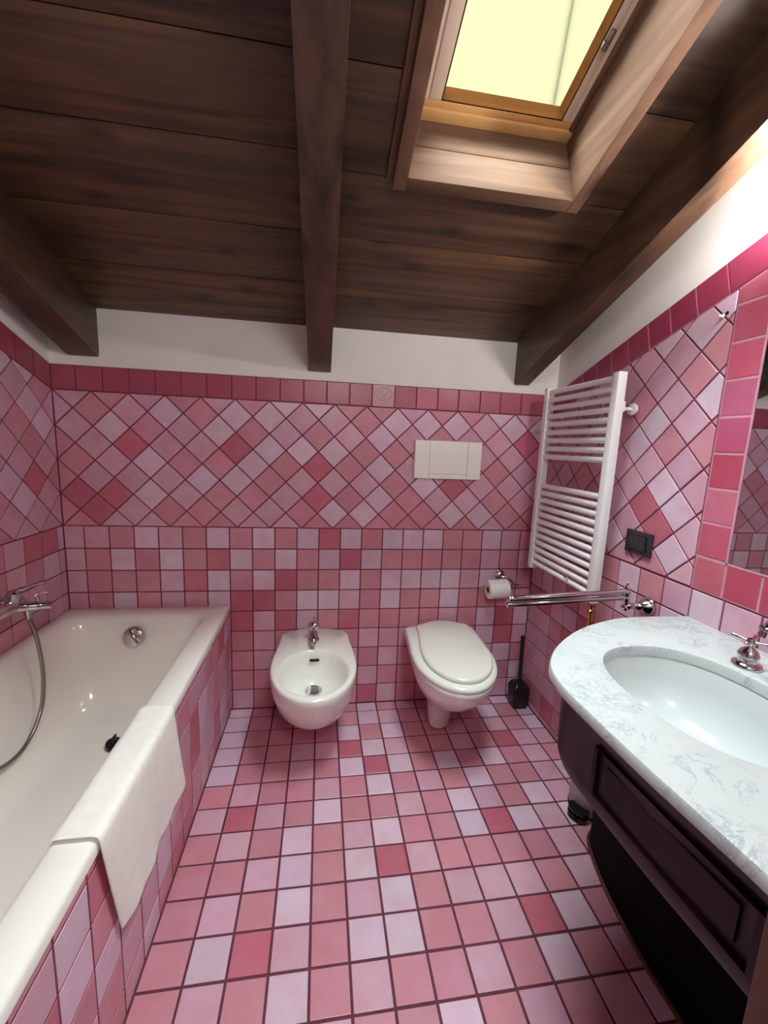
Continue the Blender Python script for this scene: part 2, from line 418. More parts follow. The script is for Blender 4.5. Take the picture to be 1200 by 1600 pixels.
for mrow in range(9):
    for k, ch in enumerate(BD[mrow]):
        cx = XL + DX*(k + (0.5 if mrow % 2 == 0 else 0)); cz = Z0 + DZ/2*mrow
        p = [(cx-DX/2, cz), (cx, cz-DZ/2), (cx+DX/2, cz), (cx, cz+DZ/2)]
        for a, b, c in ((-1, 0, -XL), (1, 0, XR), (0, -1, -Z0), (0, 1, Z1)): p = clip(p, a, b, c) if len(p) > 2 else []
        if len(p) > 2: tile(wb, p, FR_BACK, ch, T_WALL)
x = XL; k = 0
BORDER = (158, 72, 92); BORDER2 = (170, 92, 110)
edges = [XL] + [0.005+0.1015*i for i in range(0, 21)] + [XR]
# the embossed emblem tile stands at 1.226-1.329
edges = [XL, 0.01, 0.112, 0.214, 0.315, 0.416, 0.518, 0.619, 0.72, 0.822, 0.923, 1.024, 1.125, 1.226, 1.329, 1.43, 1.53, 1.63, 1.735, 1.835, 1.94, XR]
for i in range(len(edges)-1):
    if abs(edges[i]-1.226) < 1e-6: continue
    c = BORDER if edges[i] < 1.2 else BORDER2
    if abs(edges[i]-1.43) < 1e-6: c = (182, 100, 120)
    tile(wb, rect(edges[i], edges[i+1], Z1, 1.5625), FR_BACK, c, T_WALL)
# emblem tile: plate, oval ring, flourish and a line of tiny relief letters
bm = B(); box(bm, (1.2285, -0.003, Z1+0.0025), (1.3265, 0.0035, 1.560), 0.0015)
emb = obj('emblem_tile', bm, M_DECO, wb); tag(emb, 'pale embossed tile with an oval emblem')
bm = B(); cx, cz = 1.278, 1.522
for rr, rx, rz in ((0.0024, 0.040, 0.029), (0.0014, 0.034, 0.0235)):
    tube(bm, [(cx+rx*math.cos(2*PI*t/40), -0.0034, cz+rz*math.sin(2*PI*t/40)) for t in range(41)], rr, 6, False)
tube(bm, bez([(cx-0.022, -0.0034, cz-0.004), (cx-0.012, -0.0034, cz+0.012), (cx-0.002, -0.0034, cz+0.006), (cx-0.010, -0.0034, cz-0.008), (cx+0.004, -0.0034, cz-0.010), (cx+0.014, -0.0034, cz+0.010), (cx+0.026, -0.0034, cz+0.006)], 6), 0.0022, 6)
tube(bm, bez([(cx-0.02, -0.0034, cz-0.015), (cx, -0.0034, cz-0.011), (cx+0.022, -0.0034, cz-0.014)], 6), 0.001, 6)
obj('emblem_relief', bm, M_DECO, emb)
bm = B()
for q in range(9):
    x0 = cx-0.036+q*0.0085
    tube(bm, [(x0, -0.0032, 1.475), (x0+0.001, -0.0032, 1.484), (x0+0.005, -0.0032, 1.481 if q % 2 else 1.484), (x0+0.005, -0.0032, 1.475)], 0.0009, 5)
obj('emblem_lettering', bm, M_DECO, emb)

# ------------------------------------------------------------------ left wall
SL = 0.38
bm = B()
def prism_yz(bm, x0, x1, yz, mat=0):
    a = [bm.verts.new((x0, y, z)) for y, z in yz]; b = [bm.verts.new((x1, y, z)) for y, z in yz]
    n = len(yz); fs = [bm.faces.new(a), bm.faces.new(b[::-1])]
    for i in range(n): fs.append(bm.faces.new((a[i], b[i], b[(i+1) % n], a[(i+1) % n])))
    for f in fs: f.material_index = mat
prism_yz(bm, XL-0.12, XL-0.0035, [(0.1, -0.1), (YN, -0.1), (YN, 1.5625-SL*YN), (0.0, 1.5625), (0.1, 1.5625)], 0)
prism_yz(bm, XL-0.12, XL, [(0.0, 1.5625), (YN, 1.5625-SL*YN), (YN, 3.0), (0.1, 2.2), (0.1, 1.5625)], 1)
wl = obj('wall_left', bm, [M_GROUT, M_PLASTER], smooth=False)
tag(wl, 'left wall of pink tiles beside the bath', 'wall', kind='structure')
LCOLS = {0: '0331?', 1: '1021?', 2: '1111?', 3: '1112?', 4: '2121?'}
YT = -1.75
for r in range(0, 5):
    for k in range(0, 18):
        u1 = 0.0 if k == 0 else -0.04-0.1*(k-1); u0 = -0.04-0.1*k
        ch = LCOLS[r][k] if k < 5 else '?'
        tile(wl, rect(u0, u1, 0.9-0.1*(r+1), 0.9-0.1*r), FR_LEFT, ch, T_WALL)
LD = {(1, 0): '1', (1, 1): '1', (2, 0): '1', (2, 1): '0', (3, 1): '3', (3, 0): '2', (4, 0): '1', (4, 1): '1', (5, 1): '2', (5, 0): '1', (6, 0): '0', (6, 1): '2', (7, 1): '0', (7, 0): '1', (8, 0): '2', (8, 1): '1', (3, 2): '0', (5, 2): '1', (2, 2): '2', (4, 2): '1', (6, 2): '1', (9, 1): '0'}
for mrow in range(0, 19):
    for k in range(0, 13):
        cyy = -DX*(k + (0.5 if mrow % 2 == 0 else 0)); cz = Z0 + DZ/2*mrow
        p = [(cyy-DX/2, cz), (cyy, cz-DZ/2), (cyy+DX/2, cz), (cyy, cz+DZ/2)]
        for a, b, c in ((1, 0, 0), (-1, 0, -YT), (0, -1, -Z0), (SL, 1, Z1)): p = clip(p, a, b, c) if len(p) > 2 else []
        if len(p) > 2: tile(wl, p, FR_LEFT, LD.get((mrow, k), random.choice('011122')), T_WALL)
y = 0.0
while y > YT:
    y2 = y-0.095
    tile(wl, [(y2, Z1-SL*y2), (y, Z1-SL*y), (y, 1.5625-SL*y), (y2, 1.5625-SL*y2)], FR_LEFT, BORDER, T_WALL)
    y = y2

# ------------------------------------------------------------------ right wall
SR = 0.32; ZR = 1.547; ZRb = 1.447; SRb = 0.325
bm = B()
prism_yz(bm, XR+0.0035, XR+0.15, [(0.1, -0.1), (YN, -0.1), (YN, ZR-SR*YN), (0.0, ZR), (0.1, ZR)], 0)
prism_yz(bm, XR+0.035, XR+0.15, [(0.0, ZR), (YN, ZR-SR*YN), (YN, 3.0), (0.1, 2.2), (0.1, ZR)], 1)
wr = obj('wall_right', bm, [M_GROUT, M_PLASTER], smooth=False)
tag(wr, 'right wall of pink tiles with a sloping band and white plaster above', 'wall', kind='structure')
MY0, MY1, MZ0, MZ1 = -1.72, -0.991, 1.020, 1.72      # mirror
bm = B(); box(bm, (XR+0.0015, -1.82, 0.922), (XR+0.02, -0.897, 1.80))
gp = obj('border_grout', bm, M_GROUTP, wr, smooth=False)
bm = B(); prism_yz(bm, XR+0.0016, XR+0.03, [(0.0, ZR-0.002), (0.0, ZRb), (-1.9, ZRb+SRb*1.9), (-1.9, ZR+SR*1.9-0.002)])
obj('band_grout', bm, M_GROUTP, wr, smooth=False)
RZ = [0.919, 0.829, 0.729, 0.629, 0.529, 0.429, 0.329, 0.229, 0.129, 0.029, 0.0]
RC = {0: {5: '2', 6: '0', 7: '2', 8: '1', 9: '0', 10: '1', 11: '1', 12: '2'}, 1: {5: '2', 6: '0', 7: '2', 8: '0', 4: '2', 3: '2'}}
for r in range(len(RZ)-1):
    for k in range(0, 18):
        u1 = -0.002-0.1*k; u0 = u1-0.1
        tile(wr, rect(u0, u1 if k else 0.0, RZ[r+1], RZ[r]), FR_RIGHT, RC.get(r, {}).get(k, random.choice('11223' if r else '0122')), T_WALL)
RD = {(0, 1): '0', (0, 3): '0', (1, 2): '3', (1, 0): '2', (-1, 2): '1', (-1, 0): '1', (-1, 4): '1', (-1, 8): '0', (0, 7): '1', (-1, 6): '2', (0, 5): '1',
      (1, 8): '1', (1, 6): '2', (1, 10): '1', (0, 9): '2', (-1, 10): '2', (0, 11): '0', (2, 9): '1', (2, 11): '0', (3, 10): '1', (2, 7): '0', (3, 6): '0', (3, 8): '2',
      (4, 5): '1', (2, 5): '1', (1, 4): '0', (2, 3): '3', (3, 4): '1', (3, 2): '1', (4, 1): '0', (2, 1): '2', (-1, 12): '0', (4, 7): '2', (4, 9): '1', (4, 3): '1'}
HY, HZ = 0.0678, 0.0669
for kk in range(0, 16):
    for ii in range(-2, 14):
        if (ii+kk) % 2 == 0: continue
        cyy = -0.809+HY*ii; cz = 0.9285+HZ*kk
        p = [(cyy-HY, cz), (cyy, cz-HZ), (cyy+HY, cz), (cyy, cz+HZ)]
        for a, b, c in ((1, 0, 0), (-1, 0, 0.8955), (0, -1, -0.921), (SRb, 1, ZRb)): p = clip(p, a, b, c) if len(p) > 2 else []
        if len(p) > 2: tile(wr, p, FR_RIGHT, RD.get((ii, kk), random.choice('11222')), T_WALL)
tops = [0.0, -0.075, -0.16, -0.245, -0.33, -0.41, -0.495, -0.583, -0.668, -0.757, -0.849, -0.95, -1.05, -1.15, -1.25, -1.35, -1.45, -1.55, -1.65, -1.75, -1.85]
for a, b in zip(tops[:-1], tops[1:]):
    da, db = (0 if a == 0 else -0.024), -0.024
    tile(wr, [(b+db, ZRb-SRb*(b+db)), (a+da, ZRb-SRb*(a+da)), (a, ZR-SR*a), (b, ZR-SR*b)], FR_RIGHT, (150, 58, 86) if a > -0.9 else (168, 100, 128), T_WALL, gap=0.0022)
zc = [1.020+0.0965*k for k in range(0, 8)] + [1.79]
for q, (a, b) in enumerate(zip(zc[:-1], zc[1:])):
    p = clip(rect(-0.988, -0.897, a, b), SRb, 1, ZRb)
    if len(p) > 2: tile(wr, p, FR_RIGHT, ((182, 84, 106), (188, 104, 126), (170, 70, 94), (176, 82, 112), (186, 98, 126), (184, 84, 108), (184, 90, 112), (184, 96, 116))[q], T_WALL, gap=0.0035)
ycol = [-0.897, -0.991, -1.086, -1.18, -1.275, -1.37, -1.465, -1.56, -1.655, -1.75]
for q, (a, b) in enumerate(zip(ycol[:-1], ycol[1:])):
    tile(wr, rect(b, a, 0.922, 1.018), FR_RIGHT, (188, 98, 114) if q == 0 else (178, 76, 98), T_WALL, gap=0.0035)
for q, (a, b) in enumerate(zip(ycol[1:-1], ycol[2:])):
    for zz in (1.72,):
        tile(wr, clip(rect(b, a, zz, zz+0.1), SRb, 1, ZRb), FR_RIGHT, (180, 70, 100), T_WALL, gap=0.0035)

# ------------------------------------------------------------------ wall behind the camera
bm = B(); box(bm, (-0.2, YN-0.12, -0.1), (2.3, YN, 3.0))
wf = obj('wall_front', bm, M_PLASTER, smooth=False); tag(wf, 'plain white plaster wall behind the viewer', 'wall', kind='structure')

# ------------------------------------------------------------------ ceiling: deck, planks, beams
AL = math.atan(0.36)
SF = Matrix(((1, 0, 0, 0), (0, -math.cos(AL), math.sin(AL), 0), (0, math.sin(AL), math.cos(AL), 1.787), (0, 0, 0, 1)))  # (x, s up the slope, n outward)
WX0, WX1, WS0, WS1 = 1.22, 1.695, 0.738, 1.62          # clear opening of the skylight
OX0, OX1, OS0, OS1 = WX0-0.037, WX1+0.035, WS0-0.037, WS1+0.037
S_END = 2.95
bm = B()
for a, b in (((-0.25, -0.2), (OX0, S_END)), ((OX1, -0.2), (2.4, S_END)), ((OX0, -0.2), (OX1, OS0)), ((OX0, OS1), (OX1, S_END))):
    box(bm, (a[0], a[1], 0.021), (b[0], b[1], 0.16), M=SF)
ce = obj('ceiling', bm, M_PLANK, smooth=False); tag(ce, 'sloping dark wooden ceiling with beams and boards', 'ceiling', kind='structure')
def planks(x0, x1, ss):
    for a, b in zip(ss[:-1], ss[1:]):
        segs = [(x0, x1)]
        if x0 < OX0 < x1 and b > OS0 and a < OS1:
            if a < OS0-0.02:
                bm = bx((x0, a+0.0012, 0.0), (x1, OS0, 0.02), 0.0025, SF); obj('plank', bm, M_PLANK, ce); a = OS0
            segs = [(x0, OX0), (OX1, x1)]
        for p, q in segs:
            if q-p < 0.01: continue
            dz = random.uniform(-0.0012, 0.0012)
            obj('plank', bx((p, a+0.0012, dz), (q, b-0.0012, 0.02), 0.0025, SF), M_PLANK, ce)
k = 1/math.cos(AL)
ssl = [-0.05, 0.243*k, 0.455*k, 0.69*k, 0.885*k, 1.11*k, 1.33*k, 1.55*k, 1.77*k, 1.99*k, 2.21*k, 2.43*k, 2.65*k]
ssr = [-0.05, 0.235*k, 0.448*k, 0.653*k, 0.882*k, 1.10*k, 1.32*k, 1.54*k, 1.76*k, 1.98*k, 2.2*k, 2.42*k, 2.64*k]
planks(-0.2, 0.05, ssl); planks(0.05, 0.99, ssl); planks(0.99, 1.93, ssr); planks(1.93, 2.3, ssr)
BD_ = 0.19*math.cos(AL)
for x0, x1, lab in ((-0.011, 0.107, 'beam along the left wall over the bath'), (0.943, 1.04, 'beam running down the middle of the ceiling'), (1.895, 1.966, 'beam beside the right wall')):
    o = obj('ceiling_beam', bx((x0, -0.06, -BD_), (x1, S_END, 0.01), 0.004, SF), M_BEAM, ce, angle=30)
    tag(o, 'dark wooden ' + lab)

# ------------------------------------------------------------------ skylight
sky = thing('window_1', SF @ V3((1.46, 1.2, 0.0)), 'wooden roof window with a deep pine lining in the sloping ceiling', 'window', kind='structure')
LN0, LN1 = -0.045, 0.165
obj('lining_board', bx((OX0, OS0-0.002, LN0), (WX0, OS1, LN1), 0.003, SF), M_PINE_Y, sky, angle=30)
obj('lining_board', bx((WX1, OS0, LN0), (OX1, OS1, LN1), 0.003, SF), M_PINE_Y, sky, angle=30)
obj('lining_board', bx((WX0, OS0, LN0), (WX1, WS0, 0.062), 0.003, SF), M_PINE, sky, angle=30)
obj('lining_board', bx((WX0, OS0, 0.0635), (WX1, WS0, LN1), 0.003, SF), M_PINE, sky, angle=30)
obj('lining_board', bx((WX0, WS1, LN0), (WX1, OS1, LN1), 0.003, SF), M_PINE, sky, angle=30)
obj('lining_trim', bx((OX0-0.016, OS0-0.002, -0.012), (OX0+0.001, OS1, 0.002), 0.004, SF), M_PINE_Y, sky, angle=30)
FX0, FX1, FS0, FS1 = 1.258, 1.682, 0.768, 1.59
for nm, a, b, mt in (('outer_frame', (WX0, WS0, 0.15), (WX1, FS0, 0.215), M_SASH), ('outer_frame', (WX0, FS1, 0.15), (WX1, WS1, 0.215), M_SASH),
                     ('outer_frame', (WX0, FS0, 0.15), (FX0, FS1, 0.215), M_PINE_Y), ('outer_frame', (FX1, FS0, 0.15), (WX1, FS1, 0.215), M_PINE_Y)):
    obj(nm, bx(a, b, 0.003, SF), mt, sky, angle=30)
G0, G1, GS0, GS1 = 1.304, 1.650, 0.786, 1.56
for a, b, mt in (((FX0, FS0, 0.157), (FX1, GS0, 0.205), M_SASH), ((FX0, GS1, 0.157), (FX1, FS1, 0.205), M_SASH),
                 ((FX0+0.012, GS0, 0.157), (G0, GS1, 0.205), M_SASHW), ((G1, GS0, 0.157), (FX1-0.012, GS1, 0.205), M_SASHW)):
    obj('sash_rail', bx(a, b, 0.004, SF), mt, sky, angle=30)
obj('sash_rail', bx((FX0, GS0, 0.16), (FX0+0.0118, GS1, 0.204), 0, SF), M_SASHW, sky)
obj('sash_rail', bx((FX1-0.0118, GS0, 0.16), (FX1, GS1, 0.204), 0, SF), M_SASHW, sky)
obj('glass_pane', bx((G0-0.005, GS0-0.005, 0.2055), (G1+0.005, GS1+0.005, 0.2095), 0, SF), M_GLASS, sky, smooth=False)
M_SASHDIM = wood('dimmed_amber_sash_face', (74, 44, 20), (60, 34, 14), 'X', 0.9, knots=False, spec=0.0)  # darkened colour on added strips tones down the sky-lit inner sash faces
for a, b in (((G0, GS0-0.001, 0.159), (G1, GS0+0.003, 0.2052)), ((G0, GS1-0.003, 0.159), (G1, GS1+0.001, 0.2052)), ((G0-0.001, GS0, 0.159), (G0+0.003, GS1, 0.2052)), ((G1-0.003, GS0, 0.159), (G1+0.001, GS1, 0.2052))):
    obj('sash_dimming_strip', bx(a, b, 0, SF), M_SASHDIM, sky, smooth=False)
bm = B(); box(bm, (G1+0.004, 0.945, 0.150), (G1+0.016, 0.985, 0.158), 0.002, SF); box(bm, (G1-0.002, 0.952, 0.146), (G1+0.006, 0.964, 0.156), 0.001, SF)
tag(obj('sash_latch', bm, M_STEEL, sky), 'small metal latch on the right sash rail')
pl = bpy.data.lights.new('skylight_portal', 'AREA'); pl.shape = 'RECTANGLE'; pl.size = G1-G0; pl.size_y = GS1-GS0
pl.cycles.is_portal = True
po = bpy.data.objects.new('skylight_portal', pl); COL.objects.link(po)
po.matrix_world = SF @ Matrix.Translation(((G0+G1)/2, (GS0+GS1)/2, 0.215))

# ------------------------------------------------------------------ house outside, seen through the skylight
bd = thing('building', (2.5, 3.0, 0), 'pale yellow plastered house wall seen through the roof window', 'building')
obj('facade', bx((-5, 2.5, -0.5), (10, 3.0, 9.0)), M_BLD, bd, smooth=False)
obj('roof_eave', bx((-5.2, 2.2, 9.0), (10.2, 3.4, 9.2)), M_BLD, bd, smooth=False)
bm = B(); tube(bm, [(3.50, 2.478, 7.3), (3.307, 2.478, 5.572), (3.21, 2.478, 4.7), (3.06, 2.478, 3.2)], 0.009, 8)
tag(obj('facade_cable', bm, plain('grey_cable', (30, 28, 20), 0.9, spec=0.0), bd), 'thin cable running down the facade')

# ------------------------------------------------------------------ bathtub
def rrect(x0, x1, y0, y1, r, z, n=8):
    pts = []
    for cx, cyy, a0 in ((x1-r, y1-r, 0), (x0+r, y1-r, PI/2), (x0+r, y0+r, PI), (x1-r, y0+r, 1.5*PI)):
        for k in range(n+1):
            a = a0+PI/2*k/n; pts.append(V3((cx+r*math.cos(a), cyy+r*math.sin(a), z)))
    return pts
TX0, TX1, TY0, TY1 = XL+0.002, 0.596, -1.70, -0.003
tub = thing('bathtub', (0.26, -0.85, 0.0), 'white enamel bathtub built in along the left wall', 'bathtub')
bm = B()
rings = [rrect(TX0, TX1, TY0, TY1, 0.012, 0.500), rrect(TX0, TX1, TY0, TY1, 0.012, 0.519),
         rrect(TX0+0.002, TX1-0.003, TY0+0.002, TY1-0.002, 0.013, 0.526), rrect(TX0+0.008, TX1-0.010, TY0+0.008, TY1-0.008, 0.014, 0.530),
         rrect(TX0+0.036, TX1-0.072, TY0+0.06, TY1-0.075, 0.055, 0.5295), rrect(TX0+0.043, TX1-0.082, TY0+0.07, TY1-0.085, 0.065, 0.525),
         rrect(TX0+0.050, TX1-0.092, TY0+0.08, TY1-0.095, 0.075, 0.510), rrect(TX0+0.058, TX1-0.100, TY0+0.10, TY1-0.105, 0.085, 0.47),
         rrect(TX0+0.090, TX1-0.130, TY0+0.20, TY1-0.15, 0.10, 0.28), rrect(TX0+0.110, TX1-0.150, TY0+0.25, TY1-0.19, 0.10, 0.19),
         rrect(TX0+0.135, TX1-0.175, TY0+0.29, TY1-0.23, 0.10, 0.155), rrect(TX0+0.18, TX1-0.22, TY0+0.34, TY1-0.28, 0.09, 0.142)]
loft(bm, rings, False, True)
obj('tub_shell', bm, M_ENAMEL, tub, angle=60, recalc=False)
bm = B(); nf = V3((0, -0.96, 0.28)).normalized(); c = V3((0.232, -0.122, 0.447))
lathe(bm, [(0.0, -0.014), (0.042, -0.014), (0.044, 0.006), (0.041, 0.018), (0.036, 0.022), (0.0, 0.022)], c, nf, 32)
ov = obj('overflow_plate', bm, M_CHROME, tub); tag(ov, 'round chrome overflow with a turning knob')
bm = B(); u, w, d = basis(nf)
box(bm, (-0.007, -0.036, 0.020), (0.007, 0.036, 0.034), 0.003, Matrix.Translation(c) @ Matrix((u, w, d)).transposed().to_4x4() @ Matrix.Rotation(0.6, 4, 'Z'))
obj('overflow_knob', bm, M_CHROME, ov)
bm = B(); lathe(bm, [(0.0, -0.004), (0.036, -0.004), (0.037, 0.002), (0.030, 0.004), (0.027, 0.0015), (0.0, 0.001)], (0.262, -0.395, 0.1425), n=28)
dr = obj('drain', bm, M_CHROME, tub)
bm = B(); lathe(bm, [(0.0, 0.0), (0.030, 0.0), (0.030, 0.008), (0.018, 0.012), (0.0, 0.012)], (0.258, -0.395, 0.1460), (0.25, -0.1, 0.95), 24)
box(bm, (0.2565, -0.41, 0.152), (0.2635, -0.385, 0.185), 0.002)
tag(obj('plug', bm, M_DARK, dr), 'black rubber plug standing in the drain')
bp_ = thing('trim_1', (0.58, -0.85, 0.0), 'tiled front panel below the rim of the bath', 'panel', kind='structure')
obj('panel_wall', bx((0.50, -1.695, -0.002), (0.5905, -0.0005, 0.4985)), M_GROUT, bp_, smooth=False)
FR_PANEL = (V3((0.592, 0, 0)), V3((0, 1, 0)), V3((0, 0, 1)), V3((1, 0, 0)))
PZ = [0.0, 0.075, 0.175, 0.275, 0.375, 0.475, 0.498]
for r in range(6):
    for k in range(17):
        u1, u0 = -0.0-0.1*k, -0.1*(k+1)
        tile(bp_, rect(max(u0, -1.695), u1, PZ[r], PZ[r+1]), FR_PANEL, random.choices('0123', (2, 4, 4, 1.5))[0], T_WALL, tilt=0.0)

# ------------------------------------------------------------------ towel over the rim
def towel():
    prof = []
    path = [(0.510, 0.5265), (0.515, 0.5315), (0.525, 0.5352), (0.540, 0.536), (0.565, 0.536), (0.588, 0.5355), (0.599, 0.529), (0.603, 0.506), (0.6035, 0.44), (0.604, 0.36), (0.605, 0.29), (0.606, 0.250)]
    pts = bez([(p[0], 0, p[1]) for p in path], 5)
    bm = B(); NY = 36; grid = []
    for j in range(NY+1):
        t = j/NY; col = []
        for i, p in enumerate(pts):
            s = i/len(pts)
            hang = max(0.0, (0.50-p.z)/0.25) if p.x > 0.59 else 0.0
            inn = max(0.0, (0.50-p.z)/0.05) if p.x < 0.5 else 0.0
            y = -0.765-(0.405)*t + hang*(0.045*(1-t)+0.055*t)
            wv = 0.0045*math.sin(t*9+1.0)*hang + 0.003*math.sin(t*23)*hang
            flare = 0.0*hang*math.exp(-((t-0.0)/0.07)**2)
            z = p.z - hang*0.012*math.sin(t*3.0) 
            lift = 0.004*math.exp(-(t/0.04)**2) + 0.003*math.exp(-((1-t)/0.03)**2)
            col.append(bm.verts.new((p.x + wv + flare + hang*0.0, y, z + (lift if p.z > 0.52 else 0))))
        grid.append(col)
    for j in range(NY):
        for i in range(len(pts)-1): bm.faces.new((grid[j][i], grid[j+1][i], grid[j+1][i+1], grid[j][i+1]))
    o = obj('towel', bm, M_TOWEL, angle=180)
    md = o.modifiers.new('thickness', 'SOLIDIFY'); md.thickness = 0.004; md.offset = 0.0
    sd = o.modifiers.new('smooth', 'SUBSURF'); sd.levels = 1; sd.render_levels = 1
    tag(o, 'white terry towel hung over the rim of the bath', 'towel')
towel()

# ------------------------------------------------------------------ bath mixer with hose
mix = thing('bath_mixer', (XL, -0.45, 0.70), 'chrome wall mixer with a shower hose above the bath', 'tap')
zc_ = 0.708; xb = -0.010
bm = B(); tube(bm, [(xb, -0.575, zc_), (xb, -0.565, zc_), (xb, -0.435, zc_+0.002), (xb, -0.39, zc_+0.002), (xb, -0.378, zc_)], [0.017, 0.021, 0.022, 0.022, 0.014], 18)
for yy in (-0.545, -0.405):
    lathe(bm, [(0.033, 0.0), (0.034, 0.006), (0.026, 0.016), (0.015, 0.020), (0.015, 0.062)], (XL+0.0005, yy, zc_+0.004), (1, 0, 0), 24)
obj('mixer_body', bm, M_CHROME, mix)
bm = B(); tube(bm, bez([(xb, -0.425, zc_-0.004), (xb+0.026, -0.404, zc_-0.010), (xb+0.058, -0.384, zc_-0.014), (xb+0.080, -0.368, zc_-0.020)], 6), [0.017]*6+[0.0155]*6+[0.013]*7, 14)
sp = obj('spout', bm, M_CHROME, mix)
bm = B(); tube(bm, [(xb+0.052, -0.384, zc_-0.002), (xb+0.050, -0.384, zc_+0.022)], 0.006, 10); tube(bm, bez([(xb+0.045, -0.390, zc_+0.023), (xb+0.055, -0.380, zc_+0.029), (xb+0.07, -0.365, zc_+0.027)], 5), 0.0045, 8)
obj('diverter', bm, M_CHROME, sp)
bm = B(); lathe(bm, [(0.021, 0.0), (0.022, 0.018), (0.020, 0.034), (0.010, 0.040), (0.0, 0.041)], (xb, -0.425, zc_+0.016), (0.25, 0, 1), 20)
tube(bm, bez([(xb+0.008, -0.425, zc_+0.050), (xb+0.025, -0.400, zc_+0.056), (xb+0.056, -0.356, zc_+0.062)], 5), [0.008]*5+[0.005]*6, 10)
obj('lever', bm, M_CHROME, mix)
bm = B(); lathe(bm, [(0.012, 0.0), (0.012, -0.022), (0.009, -0.024), (0.009, -0.034)], (xb+0.030, -0.405, zc_-0.018), (0, 0, 1), 16)
obj('hose_nut', bm, M_CHROME, mix)
hose = bez([(xb+0.030, -0.405, zc_-0.048), (0.034, -0.402, 0.60), (0.042, -0.398, 0.50), (0.045, -0.402, 0.42), (0.046, -0.425, 0.335), (0.046, -0.480, 0.275), (0.046, -0.56, 0.250), (0.042, -0.66, 0.280), (0.034, -0.75, 0.37), (0.014, -0.81, 0.52), (-0.010, -0.83, 0.68), (-0.0285, -0.835, 0.96)], 9)
bm = B(); tube(bm, hose, 0.0068, 10); obj('hose', bm, M_STEEL, mix)
hs = thing('hand_shower', (XL, -0.835, 1.02), 'chrome hand shower resting in its wall holder', 'shower')
bm = B(); lathe(bm, [(0.022, 0), (0.022, 0.012), (0.012, 0.016), (0.012, 0.045)], (XL+0.0005, -0.835, 1.03), (1, 0, 0), 18); obj('holder', bm, M_CHROME, hs)
bm = B(); tube(bm, [(-0.0285, -0.835, 0.963), (-0.028, -0.835, 1.0), (-0.015, -0.835, 1.10), (0.0, -0.835, 1.16)], [0.008, 0.012, 0.012, 0.014], 12)
lathe(bm, [(0.0, 0), (0.03, 0.006), (0.042, 0.03), (0.042, 0.038), (0.0, 0.038)], (0.0, -0.835, 1.17), (0.9, 0, -0.4), 20); obj('shower_head', bm, M_CHROME, hs)

# ------------------------------------------------------------------ bidet and toilet
def dring(cx, hw, hwb, yb, ym, yf, z, n=40, p=2.0, rb=0.03, cf=None):
    """D outline: straight back at yb (half width hwb), widest hw at ym, rounded front at yf. cf: x centre of the front."""
    pts = []
    cf = cx if cf is None else cf
    for k in range(n+1):                       # front: right -> front -> left
        a = PI*k/n
        ca, sa = math.cos(a), math.sin(a)
        x = hw*math.copysign(abs(ca)**(2/p), ca); yy = (yf-ym)*abs(sa)**(2/p)
        t = abs(sa)**(2/p)
        pts.append(V3((cx+(cf-cx)*(0.45+0.55*t) + x, ym+yy, z)))
    m = 8
    for k in range(1, m):                      # left side back to corner
        t = k/m; e = t*t*(3-2*t)
        pts.append(V3((cx+(cf-cx)*0.45*(1-t) - (hw+(hwb-hw)*e), ym+(yb-rb-ym)*t, z)))
    for k in range(0, 5):
        a = PI+ -PI/2*k/4
        pts.append(V3((cx-(hwb-rb)+rb*math.cos(a), (yb-rb)+rb*math.sin(a), z)))
    for k in range(1, 12):
        pts.append(V3((cx-(hwb-rb)+2*(hwb-rb)*k/12, yb, z)))
    for k in range(0, 5):
        a = PI/2-PI/2*k/4
        pts.append(V3((cx+(hwb-rb)+rb*math.cos(a), (yb-rb)+rb*math.sin(a), z)))
    for k in range(m-1, 0, -1):
        t = k/m; e = t*t*(3-2*t)
        pts.append(V3((cx+(cf-cx)*0.45*(1-t) + (hw+(hwb-hw)*e), ym+(yb-rb-ym)*t, z)))
    return pts
def ell(cx, cyy, a, b, z, n, ph=0.0, p=2.0):
    return [V3((cx+a*math.copysign(abs(math.cos(2*PI*k/n+ph))**(2/p), math.cos(2*PI*k/n+ph)), cyy+b*math.copysign(abs(math.sin(2*PI*k/n+ph))**(2/p), math.sin(2*PI*k/n+ph)), z)) for k in range(n)]
YB = -0.004
bid = thing('bidet', (0.99, -0.28, 0.08), 'white wall-hung bidet with a single chrome tap', 'bidet')
bcx = 0.990
bm = B()
outer = [(0.060, 0.060, YB, -0.11, -0.20, 0.082), (0.085, 0.080, YB, -0.13, -0.255, 0.090), (0.112, 0.100, YB, -0.16, -0.34, 0.125), (0.140, 0.120, YB, -0.20, -0.42, 0.175), (0.162, 0.140, YB, -0.24, -0.49, 0.235),
         (0.173, 0.152, YB, -0.27, -0.53, 0.30), (0.1765, 0.157, YB, -0.285, -0.552, 0.355), (0.1765, 0.158, YB, -0.29, -0.556, 0.380), (0.174, 0.156, YB-0.002, -0.29, -0.553, 0.387), (0.168, 0.150, YB-0.006, -0.29, -0.547, 0.3905)]
rings = [dring(bcx, *a) for a in outer]
for rg in rings[6:]:
    for p in rg:                                # the tap deck swells up towards the wall
        if p.y > -0.20: p.z += 0.020*max(0.0, 1-((p.x-bcx)/0.155)**2)*min(1.0, (p.y+0.20)/0.15)
nn = len(rings[0])
def match(cx, cyy, a, b, z, ref, p=2.0):
    """ellipse points at the polar angles of the ring ref, so the loft does not twist"""
    out = []
    for q in ref:
        t = math.atan2((q.y-cyy)/b, (q.x-cx)/a)
        out.append(V3((cx+a*math.copysign(abs(math.cos(t))**(2/p), math.cos(t)), cyy+b*math.copysign(abs(math.sin(t))**(2/p), math.sin(t)), z)))
    return out
ref = rings[-1]
